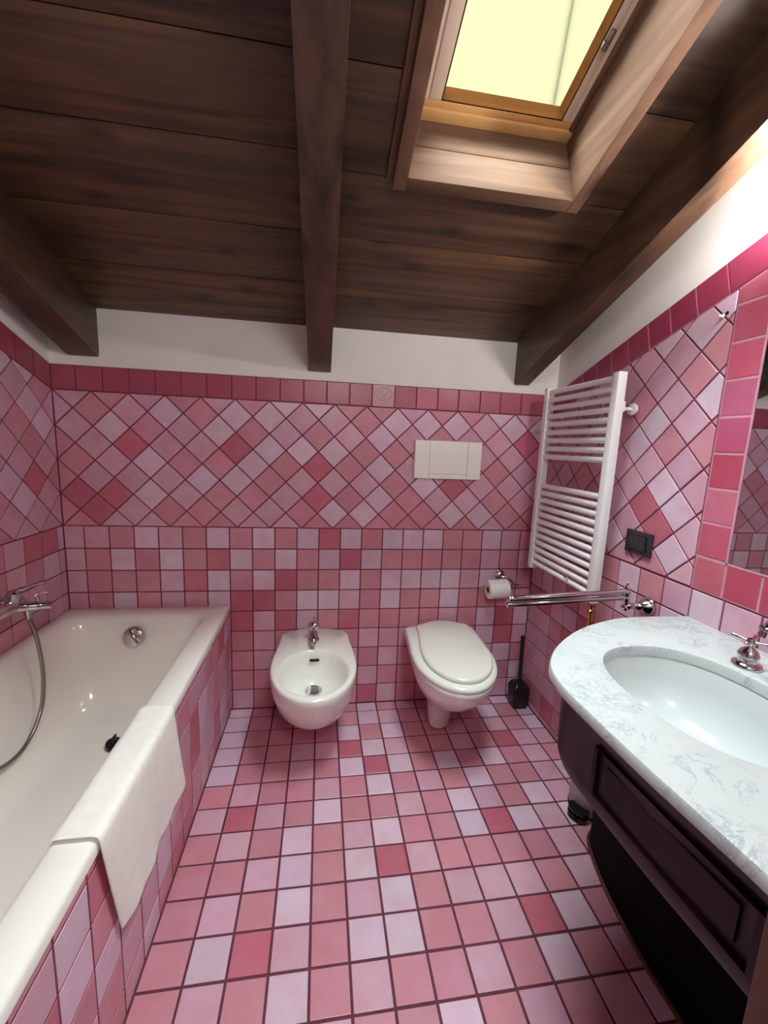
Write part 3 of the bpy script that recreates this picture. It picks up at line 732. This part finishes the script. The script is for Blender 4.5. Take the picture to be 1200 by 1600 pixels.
for a, b, cyy, z in ((0.148, 0.180, -0.350, 0.3915), (0.140, 0.172, -0.352, 0.390), (0.134, 0.167, -0.352, 0.382), (0.130, 0.162, -0.350, 0.36), (0.124, 0.155, -0.345, 0.32), (0.105, 0.130, -0.325, 0.270), (0.07, 0.085, -0.295, 0.246), (0.03, 0.035, -0.262, 0.240)):
    rings.append(match(bcx, cyy, a, b, z, ref))
loft(bm, rings, True, True)
obj('bidet_body', bm, M_CERAMIC, bid, angle=60)
bm = B(); lathe(bm, [(0.0, -0.003), (0.034, -0.003), (0.035, 0.003), (0.028, 0.005), (0.022, 0.001), (0.0, 0.000)], (bcx, -0.258, 0.243), n=24)
dr = obj('drain', bm, M_CHROME, bid)
bm = B(); lathe(bm, [(0.0, 0.0), (0.020, 0.0), (0.018, 0.006), (0.0, 0.008)], (bcx, -0.258, 0.244), n=20); obj('plug', bm, M_STEEL, dr)
bm = B(); box(bm, (bcx-0.021, -0.203, 0.345), (bcx+0.021, -0.190, 0.352), 0.002); tag(obj('overflow_slot', bm, M_HOLE, bid), 'dark slit of the overflow')
tp = bid
bm = B(); lathe(bm, [(0.0, 0.0), (0.025, 0.0), (0.025, 0.006), (0.020, 0.012), (0.018, 0.055), (0.020, 0.062)], (bcx-0.005, -0.105, 0.400), n=20)
tube(bm, bez([(bcx-0.005, -0.108, 0.438), (bcx-0.005, -0.15, 0.444), (bcx-0.005, -0.178, 0.430), (bcx-0.005, -0.182, 0.416)], 5), [0.014]*8+[0.012]*8, 12)
tapb = obj('tap', bm, M_CHROME, bid)
bm = B(); ball(bm, (bcx-0.005, -0.105, 0.472), 0.025, 16, sz=0.8); tube(bm, [(bcx-0.005, -0.09, 0.480), (bcx-0.004, -0.060, 0.488)], [0.008, 0.006], 10); obj('tap_lever', bm, M_CHROME, tapb)

toi = thing('toilet', (1.585, -0.3, 0.01), 'white wall-hung toilet with the lid closed', 'toilet')
tcx, tcf = 1.590, 1.563
bm = B()
tb = [(0.048, 0.044, -0.10, -0.19, -0.245, 0.012, 2.0), (0.055, 0.052, -0.085, -0.19, -0.262, 0.030), (0.062, 0.060, -0.05, -0.19, -0.275, 0.10), (0.078, 0.075, YB, -0.20, -0.32, 0.17), (0.112, 0.105, YB, -0.23, -0.42, 0.22), (0.142, 0.130, YB, -0.27, -0.50, 0.275),
      (0.163, 0.155, YB, -0.30, -0.555, 0.33), (0.173, 0.168, YB, -0.31, -0.580, 0.375), (0.176, 0.171, YB, -0.315, -0.586, 0.395), (0.172, 0.168, YB-0.003, -0.315, -0.581, 0.402)]
rings = [dring(tcx, *a[:6], cf=tcf) for a in tb]
loft(bm, rings, True, True)
obj('toilet_bowl', bm, M_CERAMIC, toi, angle=60)
bm = B()
loft(bm, [dring(tcx, *a, cf=tcf) for a in ((0.176, 0.168, -0.035, -0.31, -0.583, 0.4025), (0.179, 0.171, -0.032, -0.31, -0.587, 0.409), (0.175, 0.168, -0.036, -0.31, -0.582, 0.420), (0.165, 0.160, -0.044, -0.31, -0.570, 0.4245))], True, True)
obj('seat', bm, M_SEAT, toi, angle=60)
bm = B(); lcx, lcf = 1.600, 1.568
def lidring(g, z):
    ps = dring(lcx, 0.148-g, 0.128-g, -0.060-g, -0.33, -0.558+g, z, cf=lcf, rb=0.02)
    for p in ps:                                # domed back edge with two shallow shoulders
        if p.y > -0.12: p.y += 0.040*max(0.0, 1-((p.x-lcx)/0.10)**2)
    return ps
loft(bm, [lidring(0.004, 0.426), lidring(0.0, 0.430), lidring(0.0, 0.438), lidring(0.004, 0.4435), lidring(0.012, 0.4455)], True, True)
obj('lid', bm, M_SEAT, toi, angle=60)
for s in (-0.075, 0.075):
    bm = B(); tube(bm, [(lcx+s-0.02, -0.040, 0.420), (lcx+s+0.02, -0.040, 0.420)], 0.012, 12); obj('hinge', bm, M_SEAT, toi)

# flush plate
fp = thing('flush_plate', (1.595, 0.0, 1.147), 'white plastic flush plate on the tiles above the toilet', 'flush plate')
obj('plate_frame', bx((1.432, -0.014, 1.147), (1.757, 0.0, 1.325), 0.005), M_PLASTIC, fp, angle=50)
obj('end_cover', bx((1.4335, -0.021, 1.1485), (1.5015, -0.012, 1.3235), 0.004), M_PLASTIC, fp, angle=50)
obj('end_cover', bx((1.6875, -0.021, 1.1485), (1.7555, -0.012, 1.3235), 0.004), M_PLASTIC, fp, angle=50)
bm = B(); box(bm, (1.504, -0.020, 1.172), (1.6855, -0.012, 1.3235), 0.003); box(bm, (1.504, -0.0225, 1.1485), (1.6855, -0.012, 1.171), 0.003)
obj('flush_button', bm, M_PLASTIC, fp, angle=50)

# ------------------------------------------------------------------ towel radiator
RXF = 1.985
rad = thing('towel_radiator', (2.02, -0.34, 0.765), 'white ladder towel radiator on the right wall', 'radiator')
for y0, y1, zt, zb in ((-0.600, -0.568, 1.572, 0.752), (-0.155, -0.123, 1.572, 0.752)):
    obj('upright', bx((RXF, y0, zb), (RXF+0.034, y1, zt), 0.005), M_RAD, rad, angle=50)
zs = [1.553-0.0350*i for i in range(9)] + [1.143-0.0328*i for i in range(12)]
for z in zs:
    bm = B(); tube(bm, [(RXF+0.015, -0.570, z), (RXF+0.015, -0.150, z)], 0.0108, 12); obj('rung', bm, M_RAD, rad)
bm = B(); lathe(bm, [(0.006, 0.0), (0.006, 0.042), (0.020, 0.044), (0.021, 0.050), (0.018, 0.056), (0.0, 0.058)], (XR-0.001-0.058, -0.578, 1.452), (1, 0, 0), 20)
tube(bm, [(XR-0.05, -0.578, 1.455), (RXF+0.034, -0.588, 1.46)], 0.004, 8)
tag(obj('wall_bracket', bm, M_RAD, rad), 'white round wall bracket behind the near upright')
obj('bracket_arm', bx((RXF+0.03, -0.60, 1.440), (XR-0.055, -0.59, 1.475), 0.002), M_RAD, rad)
for z in (1.45, 0.85):
    bm = B(); lathe(bm, [(0.006, 0), (0.006, 0.062)], (RXF+0.032, -0.14, z), (1, 0, 0), 10); obj('bracket_arm', bm, M_RAD, rad)
bm = B(); lathe(bm, [(0.009, 0.0), (0.012, -0.006), (0.012, -0.014), (0.007, -0.018), (0.007, -0.026), (0.011, -0.030), (0.011, -0.040), (0.006, -0.044), (0.006, -0.09)], (RXF+0.017, -0.584, 0.7515), n=14)
tube(bm, bez([(RXF+0.017, -0.584, 0.665), (RXF+0.022, -0.584, 0.635), (RXF+0.05, -0.584, 0.620), (XR-0.001, -0.584, 0.618)], 5), 0.0065, 10)
tag(obj('valve', bm, M_BRASS, rad), 'brass valve under the near upright')
bm = B(); lathe(bm, [(0.006, 0), (0.006, 0.012), (0.004, 0.014)], (RXF+0.004, -0.44, 0.800), (-1, 0, 0.2), 10); tag(obj('air_vent', bm, M_CHROME, rad), 'tiny chrome bleed screw')

# ------------------------------------------------------------------ toilet roll and holder
tph = thing('toilet_roll_holder', (1.90, 0.0, 0.66), 'chrome toilet roll holder on the back wall', 'holder')
bm = B(); lathe(bm, [(0.026, 0.0), (0.026, 0.006), (0.018, 0.014), (0.010, 0.018), (0.009, 0.040)], (1.905, -0.0005, 0.672), (0, -1, 0), 24); obj('wall_plate', bm, M_CHROME, tph)
bm = B(); tube(bm, bez([(1.905, -0.038, 0.673), (1.925, -0.045, 0.672), (1.948, -0.055, 0.655), (1.958, -0.060, 0.640), (1.968, -0.062, 0.636), (1.985, -0.062, 0.638)], 5), [0.006]*20+[0.005]*6, 10); ball(bm, (1.988, -0.062, 0.638), 0.0075, 10)
tube(bm, [(1.962, -0.061, 0.637), (1.80, -0.061, 0.625)], 0.0055, 10); ball(bm, (1.796, -0.061, 0.6255), 0.0085, 10)
obj('arm', bm, M_CHROME, tph)
trl = thing('toilet_roll', (1.873, -0.061, 0.575), 'white toilet paper roll on the chrome holder', 'paper roll')
def ring_tube(bm, c, ax, L, ro, ri, n=32):
    u, w, d = basis(ax); c = V3(c)
    R = lambda r, h: [c+d*h+u*(r*math.cos(2*PI*k/n))+w*(r*math.sin(2*PI*k/n)) for k in range(n)]
    vr = [[bm.verts.new(p) for p in R(r, h)] for r, h in ((ri, 0), (ro-0.002, 0), (ro, 0.002), (ro, L-0.002), (ro-0.002, L), (ri, L))]
    for a, b in zip(vr, vr[1:]+vr[:1]):
        for i in range(n): bm.faces.new((a[i], a[(i+1) % n], b[(i+1) % n], b[i]))
bm = B(); ring_tube(bm, (1.824, -0.061, 0.6146), (1, 0, 0.074), 0.100, 0.046, 0.020); obj('paper', bm, M_PAPER, trl)
bm = B(); ring_tube(bm, (1.8245, -0.061, 0.6146), (1, 0, 0.074), 0.099, 0.0198, 0.018); tag(obj('core', bm, plain('brown_card', (128, 104, 88), 0.9), trl), 'brown card core')

# ------------------------------------------------------------------ swing towel bar
tb_ = thing('towel_bar', (XR, -0.758, 0.80), 'chrome swing towel bar with two arms by the washbasin', 'towel bar')
bm = B(); lathe(bm, [(0.030, 0.0), (0.031, 0.006), (0.026, 0.016), (0.016, 0.030), (0.012, 0.034), (0.015, 0.040), (0.012, 0.046), (0.009, 0.050), (0.009, 0.070), (0.013, 0.078), (0.009, 0.086)], (XR-0.0005, -0.760, 0.806), (-1, 0, 0.05), 24); obj('wall_mount', bm, M_CHROME, tb_)
bm = B(); lathe(bm, [(0.0, 0.0), (0.011, 0.003), (0.013, 0.012), (0.008, 0.020), (0.012, 0.026), (0.012, 0.044), (0.008, 0.048), (0.012, 0.052), (0.012, 0.066), (0.006, 0.070), (0.008, 0.078), (0.0035, 0.086), (0.0055, 0.094), (0.0, 0.099)], (1.992, -0.758, 0.793), n=18); obj('pivot', bm, M_CHROME, tb_)
for z0, tip in ((0.858, V3((1.568, -0.812, 0.860))), (0.837, V3((1.568, -0.806, 0.840)))):
    bm = B(); a = V3((1.992, -0.758, z0)); d = (tip-a)
    tube(bm, [a, a+d*0.04, a+d*0.05, a+d*0.35, a+d*0.36, a+d*0.99, tip], [0.0092, 0.0092, 0.0082, 0.0082, 0.0092, 0.0092, 0.007], 14)
    ball(bm, tip+d.normalized()*0.003, 0.0092, 10); obj('arm', bm, M_CHROME, tb_)

# ------------------------------------------------------------------ socket, wall plug
so = thing('wall_switch', (XR, -0.684, 1.0), 'black rectangular switch plate on the diamond tiles', 'switch')
Ms = Matrix.Translation((XR, -0.684, 1.002)) @ Matrix.Rotation(0.0, 4, 'X')
obj('plate', bx((-0.009, -0.058, -0.040), (0.0, 0.058, 0.040), 0.003, Ms), M_SOCK, so, angle=50)
obj('insert_frame', bx((-0.0125, -0.040, -0.026), (-0.008, 0.040, 0.026), 0.002, Ms), M_DARK, so, angle=50)
for a in (-0.036, -0.0115, 0.013):
    obj('module', bx((-0.015, a, -0.022), (-0.011, a+0.0235, 0.022), 0.002, Ms), M_SOCK, so, angle=50)
pg = thing('wall_plug', (XR, -0.866, 1.678), 'small broken plastic plug left in a drilled hole high on the right wall', 'wall plug')
bm = B(); lathe(bm, [(0.006, 0.0), (0.006, 0.003), (0.003, 0.004), (0.003, 0.010)], (XR-0.0002, -0.862, 1.678), (-1, 0.3, 0), 12); obj('sleeve', bm, M_PLASTIC, pg)
bm = B(); lathe(bm, [(0.005, 0.0), (0.005, 0.0015)], (XR-0.0003, -0.873, 1.683), (-1, 0, 0), 12); obj('hole', bm, M_HOLE, pg)

# ------------------------------------------------------------------ toilet brush
tbx, tby = 2.025, -0.085
br = thing('toilet_brush', (tbx, tby, 0.0), 'black toilet brush in a square black holder in the corner', 'toilet brush')
bm = B()
loft(bm, [rrect(tbx-0.036, tbx+0.036, tby-0.036, tby+0.036, 0.008, 0.0), rrect(tbx-0.037, tbx+0.037, tby-0.037, tby+0.037, 0.008, 0.004), rrect(tbx-0.042, tbx+0.042, tby-0.042, tby+0.042, 0.010, 0.105), rrect(tbx-0.030, tbx+0.030, tby-0.030, tby+0.030, 0.010, 0.128), rrect(tbx-0.014, tbx+0.014, tby-0.014, tby+0.014, 0.006, 0.131)], True, True)
obj('holder', bm, M_DARK, br, angle=50)
bm = B(); tube(bm, [(tbx, tby, 0.130), (tbx, tby+0.002, 0.16), (tbx, tby+0.008, 0.33), (tbx, tby+0.009, 0.368), (tbx, tby+0.009, 0.376)], [0.009, 0.0075, 0.0085, 0.0105, 0.006], 14); obj('handle', bm, M_DARK, br)

# ------------------------------------------------------------------ vanity
van = thing('washstand', (1.85, -1.3, 0.0), 'dark mahogany washstand with a recessed black base', 'cabinet')
VE = -1.78
def smooth_path(pts, n=6): return [V3((p.x, p.y, 0)) for p in bez([(a, b, 0) for a, b in pts], n)]
ctop = smooth_path([(2.078, -0.900), (1.93, -0.898), (1.845, -0.906), (1.745, -0.940), (1.674, -0.976), (1.609, -1.022), (1.564, -1.062), (1.531, -1.100), (1.508, -1.136), (1.494, -1.175), (1.487, -1.225), (1.487, -1.280), (1.493, -1.42), (1.502, -1.52), (1.508, -1.60), (1.512, VE)])
ctop = ctop + [V3((2.078, VE, 0))]
def offs(path, d):
    """offset the open part of an outline inward (towards +x,-y side)"""
    out = []
    n = len(path)
    for i in range(n):
        a, b = path[max(i-1, 0)], path[min(i+1, n-1)]
        t = (b-a).normalized(); nrm = V3((-t.y, t.x, 0))
        out.append(path[i]+nrm*d)
    return out
def slab(bm, out, z0, z1, bev=0.0):
    loft(bm, [[V3((p.x, p.y, z0)) for p in out], [V3((p.x, p.y, z1)) for p in out]])
# apron body: follows the worktop edge, set back; lower edge steps back a little
body_t = offs(ctop[:-1], 0.030)
body_b = offs(ctop[:-1], 0.055)
wallx = XR-0.004
def body_ring(path, z, dz=None):
    r = [V3((min(p.x, wallx), max(p.y, VE), z)) for p in path]
    r[0].x = wallx
    return r + [V3((wallx, VE, z))]
bm = B()
loft(bm, [body_ring(offs(ctop[:-1], 0.20), 0.622), body_ring(offs(ctop[:-1], 0.056), 0.620), body_ring(offs(ctop[:-1], 0.042), 0.626), body_ring(offs(ctop[:-1], 0.036), 0.642), body_ring(offs(ctop[:-1], 0.034), 0.66), body_ring(offs(ctop[:-1], 0.032), 0.772), body_ring(offs(ctop[:-1], 0.022), 0.790), body_ring(offs(ctop[:-1], 0.020), 0.8095)], False, False)
obj('apron', bm, M_VAN, van, angle=40)
def px_front(y):       # worktop front edge x at y
    best = min(ctop[:-1], key=lambda p: abs(p.y-y) + (0 if p.y < -1.1 else 9)); return best.x
# raised drawer front with moulding on the apron
def strip(y0, y1, z0, z1, d0, d1, name, mat=M_VAN):
    bm = B(); n = 10; rings = []
    for k in range(n+1):
        y = y0+(y1-y0)*k/n
        x = 1.487+0.0 + (0.021*max(0, (-1.28-y))/0.32 if y < -1.28 else (0.0 if y < -1.22 else 0.0))
        rings.append([V3((x+d1, y, z0)), V3((x+d0, y, z0+0.004)), V3((x+d0, y, z1-0.004)), V3((x+d1, y, z1))])
    loft(bm, rings, True, True); return obj(name, bm, mat, van, angle=30)
strip(-1.305, -1.575, 0.757, 0.766, 0.026, 0.036, 'moulding'); strip(-1.305, -1.575, 0.664, 0.673, 0.026, 0.036, 'moulding')
strip(-1.296, -1.3045, 0.664, 0.766, 0.026, 0.036, 'moulding'); strip(-1.5755, -1.584, 0.664, 0.766, 0.026, 0.036, 'moulding')
dw = strip(-1.325, -1.555, 0.684, 0.746, 0.0295, 0.036, 'drawer_front')
bm = B(); box(bm, (1.505, -1.66, 0.0), (1.575, -1.600, 0.806), 0.004)
tag(obj('corner_post', bm, M_POST, van, angle=40), 'lighter reddish wooden corner post')
# recessed base
bpath = smooth_path([(2.075, -0.795), (2.02, -0.783), (1.965, -0.783), (1.918, -0.815), (1.885, -0.890), (1.862, -0.985), (1.853, -1.045), (1.842, -1.16), (1.842, -1.27), (1.842, -1.5), (1.842, VE+0.02)])
base_r = lambda d, z: [V3((min(p.x, wallx), p.y, z)) for p in offs(bpath, d)] + [V3((wallx, VE+0.02, z))]
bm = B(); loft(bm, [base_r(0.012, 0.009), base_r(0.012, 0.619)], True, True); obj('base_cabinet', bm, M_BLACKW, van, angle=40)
bm = B(); loft(bm, [base_r(0.004, 0.0), base_r(0.004, 0.005), base_r(0.010, 0.0085)], True, True)
tag(obj('plinth', bm, wood('brown_plinth', (96, 62, 40), (62, 36, 24), 'Y', 0.4, knots=False), van), 'brown plinth along the floor')
bm = B(); lathe(bm, [(0.004, 0.0), (0.004, 0.012), (0.009, 0.018), (0.008, 0.025), (0.0, 0.027)], (1.855, -1.10, 0.30), (-1, 0, 0), 14); obj('knob', bm, M_CHROME, van)

# marble worktop with an oval cut-out
BCX, BCY, BA, BBb = 1.768, -1.268, 0.157, 0.199
wt = thing('worktop', (1.79, -1.3, 0.81), 'white marble worktop with grey veins and a rounded end', 'worktop')
def hole(z, g, n=64):
    out = []
    for k in range(n):
        a = 2*PI*k/n; p = 2.35
        ca, sa = math.cos(a), math.sin(a)
        out.append(V3((BCX+(BA+g)*math.copysign(abs(ca)**(2/p), ca), BCY+(BBb+g)*math.copysign(abs(sa)**(2/p), sa), z)))
    return out
bm = B()
def inner_out(d): 
    r = offs(ctop[:-1], d); r = [V3((min(p.x, 2.0785), p.y, 0)) for p in r]; r[0].x = 2.0785
    return r + [V3((2.0785, VE, 0))]
oz = lambda d, z: [bm.verts.new((p.x, p.y, z)) for p in inner_out(d)]
ro = [oz(0.005, 0.810), oz(0.0, 0.8145), oz(0.0, 0.829), oz(0.003, 0.834), oz(0.007, 0.8355)]
hi = [[bm.verts.new(p) for p in hole(z, g)] for z, g in ((0.8355, 0.006), (0.834, 0.002), (0.829, 0.0), (0.810, 0.0))]
for a, b in list(zip(ro[:-1], ro[1:])) + list(zip(hi[:-1], hi[1:])):
    for i in range(len(a)): bm.faces.new((a[i], a[(i+1) % len(a)], b[(i+1) % len(a)], b[i]))
def fill(A, Bq):
    es = []
    for l in (A, Bq):
        for i in range(len(l)):
            e = bm.edges.get((l[i], l[(i+1) % len(l)])); es.append(e)
    bmesh.ops.triangle_fill(bm, edges=es, use_beauty=True)
fill(ro[-1], hi[0]); fill(ro[0], hi[-1])
obj('worktop_slab', bm, M_MARBLE, wt, angle=35)
wb_ = thing('washbasin', (BCX, BCY, 0.64), 'white oval washbasin set under the marble', 'washbasin')
bm = B()
rr = [hole(0.8085, 0.025), hole(0.8095, 0.012), hole(0.809, 0.002), hole(0.795, -0.003)]
def hole_s(s, z, n=64): return [V3((BCX+(p.x-BCX)*s, BCY+(p.y-BCY)*s, z)) for p in hole(z, 0)]
rr += [hole_s(0.95, 0.76), hole_s(0.88, 0.72), hole_s(0.74, 0.688), hole_s(0.5, 0.668), hole_s(0.2, 0.660), hole_s(0.13, 0.659)]
loft(bm, rr, False, True)
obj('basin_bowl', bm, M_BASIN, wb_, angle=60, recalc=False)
bm = B(); lathe(bm, [(0.0, 0.0), (0.030, 0.0), (0.030, 0.003), (0.022, 0.005), (0.0, 0.003)], (BCX, BCY, 0.6592), n=24); obj('drain', bm, M_CHROME, wb_)

# basin taps
tp1 = thing('basin_mixer', (1.985, -1.27, 0.836), 'chrome three-hole basin mixer with cross handles', 'tap')
def tap_handle(cx, cyy):
    bm = B(); Z = 0.8357
    lathe(bm, [(0.0, 0.0), (0.0285, 0.0), (0.0290, 0.004), (0.0265, 0.009), (0.018, 0.013), (0.017, 0.019), (0.020, 0.022), (0.0205, 0.028), (0.0165, 0.038), (0.009, 0.045), (0.007, 0.050), (0.008, 0.054), (0.0, 0.056)], (cx, cyy, Z), n=24)
    b = obj('handle_base', bm, M_CHROME, tp1)
    bm = B(); lathe(bm, [(0.0, 0.0), (0.008, 0.0), (0.0095, 0.006), (0.006, 0.014), (0.0, 0.016)], (cx, cyy, Z+0.052), n=16)
    for q in range(4):
        a = 0.45+PI/2*q; d = V3((math.cos(a), math.sin(a), 0.12)); o_ = V3((cx, cyy, Z+0.058))
        tube(bm, [o_, o_+d*0.012, o_+d*0.028, o_+d*0.034, o_+d*0.037], [0.0035, 0.0032, 0.0048, 0.0050, 0.002], 10)
    obj('cross_handle', bm, M_CHROME, b)
tap_handle(1.962, -1.178); tap_handle(1.962, -1.372)
bm = B(); lathe(bm, [(0.0, 0.0), (0.026, 0.0), (0.026, 0.006), (0.018, 0.014), (0.014, 0.03), (0.014, 0.07)], (2.0, -1.275, 0.8357), n=20)
tube(bm, bez([(2.0, -1.275, 0.90), (2.0, -1.272, 0.955), (1.985, -1.262, 0.995), (1.955, -1.247, 0.99), (1.93, -1.235, 0.955), (1.927, -1.233, 0.945)], 6), 0.012, 14)
lathe(bm, [(0.0125, 0.0), (0.016, 0.002), (0.016, 0.006), (0.013, 0.008), (0.013, 0.022), (0.0, 0.022)], (1.9285, -1.2335, 0.954), (-0.15, 0.1, -1), 16)
obj('spout', bm, M_CHROME, tp1)

# ------------------------------------------------------------------ mirror
mi = thing('mirror', (XR, (MY0+MY1)/2, MZ0), 'frameless mirror set into the tiled right wall', 'mirror')
obj('mirror_glass', bx((XR+0.0005, MY0, MZ0), (XR+0.0035, MY1, MZ1)), M_MIRROR, mi, smooth=False)
bm = B()
for a, b in (((MY1-0.002, MZ0-0.004), (MY1+0.003, MZ1)), ((MY0, MZ0-0.005), (MY1+0.003, MZ0)), ((MY0, MZ1), (MY1+0.003, MZ1+0.004)), ((MY0-0.004, MZ0-0.005), (MY0, MZ1+0.004))):
    box(bm, (XR-0.0005, a[0], a[1]), (XR+0.003, b[0], b[1]))
obj('mirror_edge', bm, M_GROUTP, mi, smooth=False)

# ------------------------------------------------------------------ pedal bin
pb = thing('pedal_bin', (1.995, -0.70, 0.0), 'small grey pedal bin with a black pedal beside the washstand', 'bin')
bm = B(); lathe(bm, [(0.0, 0.012), (0.066, 0.012), (0.068, 0.016), (0.069, 0.235), (0.066, 0.240), (0.0, 0.240)], (2.006, -0.700, 0.0), n=36); obj('bin_body', bm, M_BIN, pb)
bm = B(); lathe(bm, [(0.0, 0.0), (0.068, 0.0), (0.070, 0.004), (0.070, 0.012), (0.0, 0.012)], (2.006, -0.700, 0.0003), n=36); obj('bin_base', bm, M_DARK, pb)
bm = B(); lathe(bm, [(0.071, 0.240), (0.071, 0.252), (0.060, 0.268), (0.0, 0.276)], (2.006, -0.700, 0.0003), n=36); obj('bin_lid', bm, M_DARKG, pb)
bm = B()
d = V3((-0.86, -0.5, 0)).normalized(); pcx = V3((2.006, -0.700, 0))+d*0.080
Mp = Matrix.Translation(pcx) @ Matrix.Rotation(math.atan2(d.y, d.x), 4, 'Z')
def pedal(z0, z1, a, b):
    return [[Mp @ V3((a*math.cos(2*PI*k/28), b*math.sin(2*PI*k/28), z)) for k in range(28)] for z in (z0, z1)]
loft(bm, pedal(0.004, 0.022, 0.026, 0.036)); loft(bm, pedal(0.030, 0.042, 0.026, 0.036)); box(bm, (-0.02, -0.02, 0.020), (0.0, 0.02, 0.032), 0.0, Mp)
obj('pedal', bm, M_DARKG, pb, angle=40)

# ------------------------------------------------------------------ wall lamp above the mirror (just out of frame)
lamp = thing('wall_lamp', (XR+0.034, -1.10, 1.93), 'chrome wall lamp with an opal globe above the mirror', 'lamp')
bm = B(); lathe(bm, [(0.035, 0.0), (0.035, 0.008), (0.012, 0.014), (0.010, 0.05)], (XR+0.0345, -1.10, 1.955), (-1, 0, 0), 20); obj('wall_plate', bm, M_CHROME, lamp)
bm = B(); tube(bm, bez([(XR-0.010, -1.10, 1.955), (2.055, -1.10, 1.93), (2.03, -1.10, 1.86), (1.99, -1.10, 1.838), (1.985, -1.10, 1.852)], 5), 0.007, 10); obj('lamp_arm', bm, M_CHROME, lamp)
bm = B(); lathe(bm, [(0.010, 0.0), (0.030, 0.002), (0.046, 0.010), (0.048, 0.014), (0.044, 0.013), (0.010, 0.006)], (1.985, -1.10, 1.847), n=28); obj('lamp_light_shield', bm, M_CHROME, lamp)  # unseen cup, added to keep lamplight from falling steeply on the worktop
bm = B(); ball(bm, (1.985, -1.10, 1.893), 0.034, 20); obj('lamp_globe', bm, emit_mat('opal_glow', (1.0, 0.97, 0.93), LAMP_POWER*11.0), lamp)
# fill lamp added behind the viewer to brighten the walls
pen = thing('added_fill_lamp', (1.2, -2.5, 2.30), 'added opal globe fill lamp hanging behind the viewer', 'lamp')
bm = B(); ball(bm, (1.2, -2.5, 2.22), 0.11, 24); obj('fill_globe', bm, emit_mat('fill_glow', (0.95, 0.98, 1.0), FILL_POWER), pen)
bm = B(); lathe(bm, [(0.03, 0.0), (0.03, 0.03), (0.005, 0.04), (0.004, 0.30)], (1.2, -2.5, 2.325), n=16); obj('fill_rod', bm, M_CHROME, pen)
